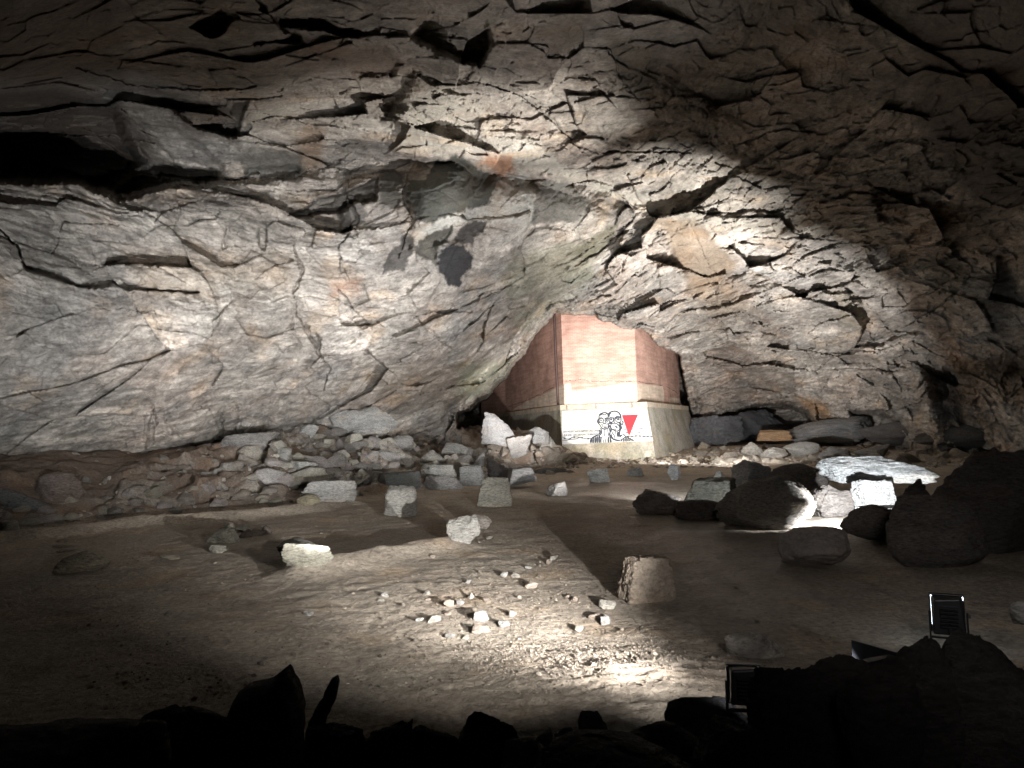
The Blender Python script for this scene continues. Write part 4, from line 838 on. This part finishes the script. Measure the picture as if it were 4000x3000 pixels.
# dark flaking seam above the wash
V = []; Fc = []
for i, pts in ((1, [(1985, 1588), (2040, 1570), (2100, 1545), (2172, 1508)]), (3, [(2208, 1489), (2240, 1487), (2265, 1482), (2300, 1488), (2350, 1490), (2400, 1487), (2440, 1490), (2489, 1492)]), (4, [(2493, 1492), (2540, 1498), (2594, 1506)]), (5, [(2600, 1507), (2655, 1540)])):
    rs = random.Random(i); pp = []
    for (a_, b_), (c_, d_) in zip(pts[:-1], pts[1:]):
        for k in range(10): f_ = k/10; pp.append((a_+(c_-a_)*f_, b_+(d_-b_)*f_+rs.uniform(-1.6, 1.6)))
    for (a_, b_), (c_, d_) in zip(pp[:-1], pp[1:]):
        if rs.random() < .12: continue
        h_ = rs.uniform(.5, 1.7); n = len(V)
        for (x_, y_) in ((a_, b_+h_), (c_, d_+h_), (c_, d_-h_), (a_, b_-h_)): V.append(loc(onface(x_, y_, V3(SH[i], 0), V3(SH[i+1], 0), V3(SH[i], 5), .008)))
        Fc.append((n, n+1, n+2, n+3))
mesh_py('flaked_seam', V, Fc, simple('flaked_mortar', (.13, .09, .075), .9), pier)
pp_ = [onface(x_, y_, V3(SH[1], 0), V3(SH[2], 0), V3(SH[1], 5), .07) for x_, y_ in ((2163, 1180), (2166, 1260), (2171, 1400), (2176, 1500), (2180, 1580))]
tube('drain_pipe', [loc(p) for p in pp_], .075, M_PIPE, pier)
# mural panel on the plinth's front face (battered plane)
FA, FB, FC_ = V3(PB[2], -.5), V3(PB[3], -.5), V3(PT[2], Lz0)
MZ = lambda x_, y_: (2150+x_/5.144, 1570+y_/5.144)
def mp_(x_, y_, off): return onface(*MZ(x_, y_), FA, FB, FC_, off)
ncol = 60; nrow = 24
TL, TR, BR, BL = [(228, 182), (1925, 118), (2065, 778), (240, 852)]
V = []; cc = []
for r in range(nrow+1):
    for c in range(ncol+1):
        f, g = c/ncol, r/nrow
        x_ = (TL[0]*(1-f)+TR[0]*f)*(1-g)+(BL[0]*(1-f)+BR[0]*f)*g; y_ = (TL[1]*(1-f)+TR[1]*f)*(1-g)+(BL[1]*(1-f)+BR[1]*f)*g
        V.append(loc(mp_(x_, y_, .015)))
V = np.array(V); nn_ = fbm(V*1.7+4, 4, 77)[:, None]; cc = np.array([.60, .615, .60])*(1-.18*sstep(.0, .5, nn_))*(1+0*nn_); k = sstep(.1, .5, fbm(V*1.1+14, 4, 78))[:, None]; cc = cc*(1-.35*k)+np.array([.56, .54, .38])*.35*k
M_PAINT, nt, b = newmat('mural_paint'); a__ = N(nt, 'ShaderNodeAttribute', attribute_name='Col'); nt.links.new(a__.outputs[0], b.inputs['Base Color']); b.inputs['Roughness'].default_value = .6
mural = mesh_np('mural', V, gridfaces(nrow+1, ncol+1)[:, ::-1], M_PAINT, pier, col=cc)
tag(mural, 'white painted panel with two gaunt faces, a red triangle and black lettering')
M_INK = simple('black_paint', (.03, .035, .05), .6, bump=0); M_RED = simple('red_paint', (.62, .02, .03), .55, var=.12, sc=2, bump=0)
def child(name, V, Fc, mat): return mesh_py(name, [loc(v) for v in V], Fc, mat, mural)
def ribbon(strokes, off):
    V = []; Fc = []
    for pts, wd in strokes:
        wd = wd*1.8+3
        P = [np.array(p, float) for p in pts]
        # smooth
        if len(P) > 2:
            Q_ = []
            for i in range(len(P)-1):
                p0, p1, p2, p3 = P[max(i-1, 0)], P[i], P[i+1], P[min(i+2, len(P)-1)]
                for t_ in (0, .25, .5, .75): Q_.append(.5*((2*p1)+(-p0+p2)*t_+(2*p0-5*p1+4*p2-p3)*t_**2+(-p0+3*p1-3*p2+p3)*t_**3))
            Q_.append(P[-1]); P = Q_
        n0 = len(V)
        for i, p in enumerate(P):
            t_ = P[min(i+1, len(P)-1)]-P[max(i-1, 0)]; L_ = np.hypot(*t_) or 1; nrm = np.array([-t_[1], t_[0]])/L_
            w = wd*(.45+.55*math.sin(math.pi*(i+.5)/len(P))**.5)/2
            V += [mp_(*(p+nrm*w), off), mp_(*(p-nrm*w), off)]
        for i in range(len(P)-1): k = n0+2*i; Fc.append((k, k+1, k+3, k+2))
    return V, Fc
def ring(cx, cy, rx, ry, n=16): return [(cx+rx*math.cos(2*math.pi*i/n), cy+ry*math.sin(2*math.pi*i/n)) for i in range(n+1)]
child('red_triangle', [mp_(1435, 265, .018), mp_(1765, 250, .018), mp_(1580, 692, .018)], [(0, 2, 1)], M_RED)
fL = [([(975, 330), (985, 262), (1040, 225), (1110, 215), (1155, 238)], 14), ([(995, 275), (1045, 248), (1090, 258), (1130, 240), (1160, 262)], 9), ([(975, 330), (952, 362), (948, 400), (968, 435), (1000, 470), (1012, 500)], 12),
      ([(985, 345), (960, 380), (975, 415), (1000, 420)], 8), ([(1010, 490), (1040, 530), (1090, 546), (1150, 530), (1180, 480), (1160, 430)], 13), (ring(1020, 374, 40, 44), 9), (ring(1020, 370, 7, 7, 8), 13), (ring(1128, 370, 30, 36), 9), (ring(1132, 366, 7, 7, 8), 13),
      ([(975, 330), (1020, 318), (1060, 332)], 10), ([(1090, 335), (1130, 318), (1160, 330)], 10), ([(1078, 300), (1072, 370), (1058, 408), (1085, 430), (1112, 408)], 7), ([(1045, 455), (1075, 432), (1110, 440), (1150, 452)], 8),
      ([(1020, 440), (1040, 470), (1060, 505)], 7), ([(1070, 500), (1105, 518), (1135, 496)], 11), ([(1085, 480), (1110, 486)], 10), ([(1145, 430), (1170, 460), (1150, 500)], 8), ([(1005, 520), (1030, 580), (1022, 640), (1000, 665)], 11),
      ([(1090, 560), (1095, 620), (1085, 700)], 8), ([(1150, 550), (1160, 620), (1175, 700)], 9), ([(1000, 640), (990, 690), (1020, 720), (1050, 690)], 9), ([(985, 560), (1000, 600), (985, 650)], 18)]
fR = [([(1165, 340), (1158, 262), (1200, 210), (1290, 185), (1370, 213), (1410, 270), (1420, 350), (1412, 400)], 15), ([(1180, 300), (1176, 250), (1215, 222)], 22), ([(1370, 213), (1405, 262), (1414, 320)], 16), (ring(1222, 358, 44, 48), 11), (ring(1224, 350, 11, 9, 8), 16),
      ([(1262, 310), (1278, 350), (1258, 400)], 17), ([(1320, 345), (1322, 310), (1360, 300), (1412, 315)], 22), ([(1335, 355), (1365, 335), (1400, 352)], 12), (ring(1365, 348, 9, 8, 8), 14), ([(1325, 372), (1345, 405), (1385, 415), (1418, 385)], 11),
      ([(1290, 290), (1305, 350), (1296, 400), (1262, 430)], 7), ([(1170, 420), (1210, 430), (1250, 425)], 20), ([(1210, 480), (1232, 440), (1300, 428), (1352, 450), (1390, 500), (1385, 560), (1330, 587), (1270, 565), (1228, 540), (1210, 480)], 11),
      ([(1290, 505), (1320, 495), (1342, 512), (1320, 525)], 12), ([(1232, 540), (1290, 560), (1330, 552)], 9), ([(1375, 410), (1410, 440), (1400, 480), (1420, 520), (1400, 560)], 26), ([(1435, 380), (1460, 410), (1440, 470)], 13), ([(1180, 520), (1200, 600), (1192, 660), (1240, 690)], 14),
      ([(1190, 470), (1220, 540), (1215, 600)], 16), ([(1405, 560), (1385, 640), (1400, 690), (1440, 660)], 20), ([(1230, 600), (1260, 640), (1290, 690), (1300, 740)], 9), ([(1360, 600), (1350, 660), (1370, 700)], 20), ([(1300, 590), (1310, 640)], 8), ([(1440, 640), (1480, 660), (1505, 700), (1460, 740), (1400, 770)], 12),
      ([(1215, 700), (1260, 745), (1340, 770), (1400, 768)], 17), ([(1195, 640), (1205, 730), (1225, 810)], 14), ([(1240, 640), (1225, 690), (1260, 720)], 10)]
st_ = [([(970, 662), (880, 700), (815, 760), (800, 826)], 16), ([(1510, 690), (1600, 735), (1685, 782)], 12), ([(1440, 765), (1425, 792)], 14)]
for x_, t_, b_, w in [(838, 750, 826, 16), (872, 722, 826, 15), (910, 705, 823, 18), (945, 690, 823, 16), (982, 672, 822, 18), (1015, 720, 820, 14), (1075, 745, 820, 9), (1115, 735, 818, 9), (1165, 705, 816, 17), (1205, 720, 815, 12), (1478, 740, 798, 18), (1520, 712, 796, 19), (1560, 722, 793, 17), (1598, 742, 790, 16), (1640, 762, 788, 15)]:
    st_.append(([(x_+4, t_), (x_-2, (t_+b_)/2), (x_, b_)], w))
child('left_portrait', *ribbon(fL, .019), M_INK); child('right_portrait', *ribbon(fR, .0195), M_INK); lf = lambda q: [t for t in q if t[0][0][0] < 1300]; rt = lambda q: [t for t in q if t[0][0][0] >= 1300]
child('striped_clothing', *ribbon(lf(st_), .0185), M_INK); child('striped_clothing', *ribbon(rt(st_), .0185), M_INK)
bw_ = [([(240, 705), (300, 738), (380, 742), (440, 712), (500, 704), (570, 708), (640, 722), (740, 742), (850, 722), (960, 665)], 7), ([(240, 772), (320, 770), (400, 752), (520, 742), (580, 716), (600, 700)], 6), ([(1510, 692), (1640, 692), (1760, 682), (1900, 692), (2050, 702)], 7)]
for x_, y_ in [(290, 732), (400, 740), (480, 706), (640, 720), (760, 738), (860, 715), (1560, 694), (1640, 690), (1720, 684), (1800, 686), (1880, 690), (1960, 697), (2030, 702)]: bw_ += [([(x_-14, y_-16), (x_+12, y_+14)], 7), ([(x_+12, y_-14), (x_-12, y_+16)], 7)]
child('barbed_wire', *ribbon(lf(bw_), .020), M_INK); child('barbed_wire', *ribbon(rt(bw_), .020), M_INK)
def text_on(s, x0, x1, yb0, yb1, hgt):
    cu = bpy.data.curves.new('lettering', 'FONT'); cu.body = s; cu.offset = .022; cu.resolution_u = 3; cu.size = 1
    to = bpy.data.objects.new('t', cu); COL.objects.link(to); bpy.context.view_layer.update()
    me = bpy.data.meshes.new_from_object(to.evaluated_get(bpy.context.evaluated_depsgraph_get()))
    bpy.data.objects.remove(to)
    co = np.array([v.co[:] for v in me.vertices]); xmin, xmax = co[:, 0].min(), co[:, 0].max(); H_ = .72
    V = []
    for c in co:
        f = (c[0]-xmin)/(xmax-xmin); x_ = x0+(x1-x0)*f; y_ = (yb0*(1-f)+yb1*f)-c[1]/H_*hgt; V.append(loc(mp_(x_, y_, .0205)))
    for v, q in zip(me.vertices, V): v.co = q
    me.materials.append(M_INK); o = bpy.data.objects.new('lettering', me); COL.objects.link(o); o.parent = mural
    return o
text_on('DEN WIDERSTANDSKÄMPFERN UND OPFERN', 258, 1000, 618, 596, 42); text_on('ZUR EHRE · DEN LEBENDEN ZUR MAHNUNG', 268, 980, 690, 664, 42)
text_on('WIR ERFÜLLEN IHR VERMÄCHTNIS', 1462, 1990, 570, 555, 40); text_on('ZUM WOHLE DES MENSCHEN', 1480, 1942, 640, 620, 40)

# ------------------------------------------------------------------ floodlights (seen from behind / hidden among rocks)
def floodlight(loc_, tgt, label, w=.32, h=.24, flap=False, glow=True, leak=0, added_visor=False, d=.16):
    root = empty('floodlight', loc_, label, 'lamp', 'floodlights on the cave floor')
    v = Vector(tgt)-Vector(loc_); q = v.to_track_quat('Y', 'Z').to_euler(); root.rotation_euler = q
    V = [(-w/2, .0, -h/2), (w/2, .0, -h/2), (w/2, .0, h/2), (-w/2, .0, h/2), (-w*.5, -d, -h*.5), (w*.5, -d, -h*.5), (w*.36, -d, h*.5), (-w*.42, -d, h*.44)]
    Fc = [(4, 5, 1, 0), (5, 6, 2, 1), (6, 7, 3, 2), (7, 4, 0, 3), (4, 7, 6, 5)]
    bevel(mesh_py('housing', V, Fc, M_BLACK, root), .008)
    fins = [(-w*.27, -d-.03, -h*.26+k*h*.1, w*.27, -d+.001, -h*.26+k*h*.1+.008) for k in range(6)]
    mesh_py('cooling_fins', *boxes(fins), M_BLACK, root)
    t_ = .006; bevel(mesh_py('front_frame', *boxes([(-w/2-t_, -.01, h/2, w/2+t_, .03, h/2+t_), (-w/2-t_, -.01, -h/2-t_, w/2+t_, .03, -h/2), (-w/2-t_, -.01, -h/2+.001, -w/2, .03, h/2-.001), (w/2, -.01, -h/2+.001, w/2+t_, .03, h/2-.001)]), M_BLACK, root), .004)
    if glow: g_ = .46+leak; mesh_py('glass', [(-w*g_, -.004-leak*.4, -h*g_), (w*g_, -.004-leak*.4, -h*g_), (w*g_, -.004-leak*.4, h*g_), (-w*g_, -.004-leak*.4, h*g_)], [(0, 3, 2, 1)], M_GLASS, root)
    mesh_py('bracket', *boxes([(-w/2-.018, -.05, -h*.62, -w/2-.008, -.03, .02), (w/2+.008, -.05, -h*.62, w/2+.018, -.03, .02), (-w/2-.018, -.05, -h*.62-.01, w/2+.018, -.03, -h*.62)]), M_BLACK, root)
    mesh_py('knob', *boxes([(w/2+.019, -.048, -.012, w/2+.032, -.030, .012), ]), M_STEEL, root)
    if added_visor:  # plate added over the lamp to keep its light off the vault
        Mi = (Matrix.Translation(root.location) @ root.rotation_euler.to_matrix().to_4x4()).inverted(); L_ = Vector(loc_)
        V = [Mi @ (L_+Vector(q_)) for z_ in (.10, .106) for q_ in ((-.30, -.12, z_), (.26, -.12, z_), (.26, .26, z_), (-.30, .26, z_))]
        mesh_py('added_visor', V, [(0, 3, 2, 1), (4, 5, 6, 7), (0, 1, 5, 4), (1, 2, 6, 5), (2, 3, 7, 6), (3, 0, 4, 7)], M_BLACK, root)
    if flap:
        Mi = (Matrix.Translation(root.location) @ root.rotation_euler.to_matrix().to_4x4()).inverted(); L_ = Vector(loc_); A_ = L_+Vector((.14, -.02, 0)); B_ = L_+Vector((.010, .22, 0)); th = Vector((.006, .002, 0))
        V = [Mi @ (p_+Vector((0, 0, z_))) for z_ in (-.30, .10) for p_ in (A_, B_, B_+th, A_+th)]
        mesh_py('barn_door', V, [(0, 3, 2, 1), (4, 5, 6, 7), (0, 1, 5, 4), (1, 2, 6, 5), (2, 3, 7, 6), (3, 0, 4, 7)], M_BLACK, root)
    tube('cable', [(0, -d, -h*.2), (0, -d-.1, -h*.6), (.05, -d-.05, -h*1.2), (.3, -d, -h*1.5)], .009, M_CABLE, root)
    return root
def behind(v, back=.03):
    a_, b_ = Vector(v[0]), Vector(v[1]); return tuple(a_-(b_-a_).normalized()*back)
LL = {'sand': 'black floodlight nearest the viewer, turned to the lit gravel', 'right': 'black floodlight hidden behind the right boulder heap', 'leftwall': 'black floodlight low on the left sand aimed at the wall', 'pier': 'black floodlight on the far floor aimed at the pier',
      'vault': 'black floodlight on the floor aimed up at the vault', 'mass': 'black floodlight on the mud aimed at the hanging rock mass'}
for k in ('sand',): floodlight(behind(LAMPS[k][0] and LAMPS[k], .0), LAMPS[k][1], LL[k], w=.2, h=.17, glow=False, flap=True)
floodlight(P3(2905, 2670, 2.85), P3(2700, 2280, 6), 'small black floodlight wedged against the grey smooth boulder, seen from behind', w=.12, h=.14, d=.06)
floodlight(behind(LAMPS['floor_fill'], .0), LAMPS['floor_fill'][1], 'black floodlight added unseen beside the viewer to brighten the floor, outside the picture', w=.2, h=.17, glow=False, flap=True)
floodlight(behind(LAMPS['right'], .02), LAMPS['right'][1], 'black floodlight hidden among the right boulder heap', w=.2, h=.14, glow=False, added_visor=True)
f2 = floodlight(P3(3700, 2395, 4.7), P3(3500, 2000, 9), 'black floodlight with glinting sides behind the black boulders at right', w=.19, h=.24, leak=.03, d=.1)  # leak lets the glowing glass stick out, standing in for glints
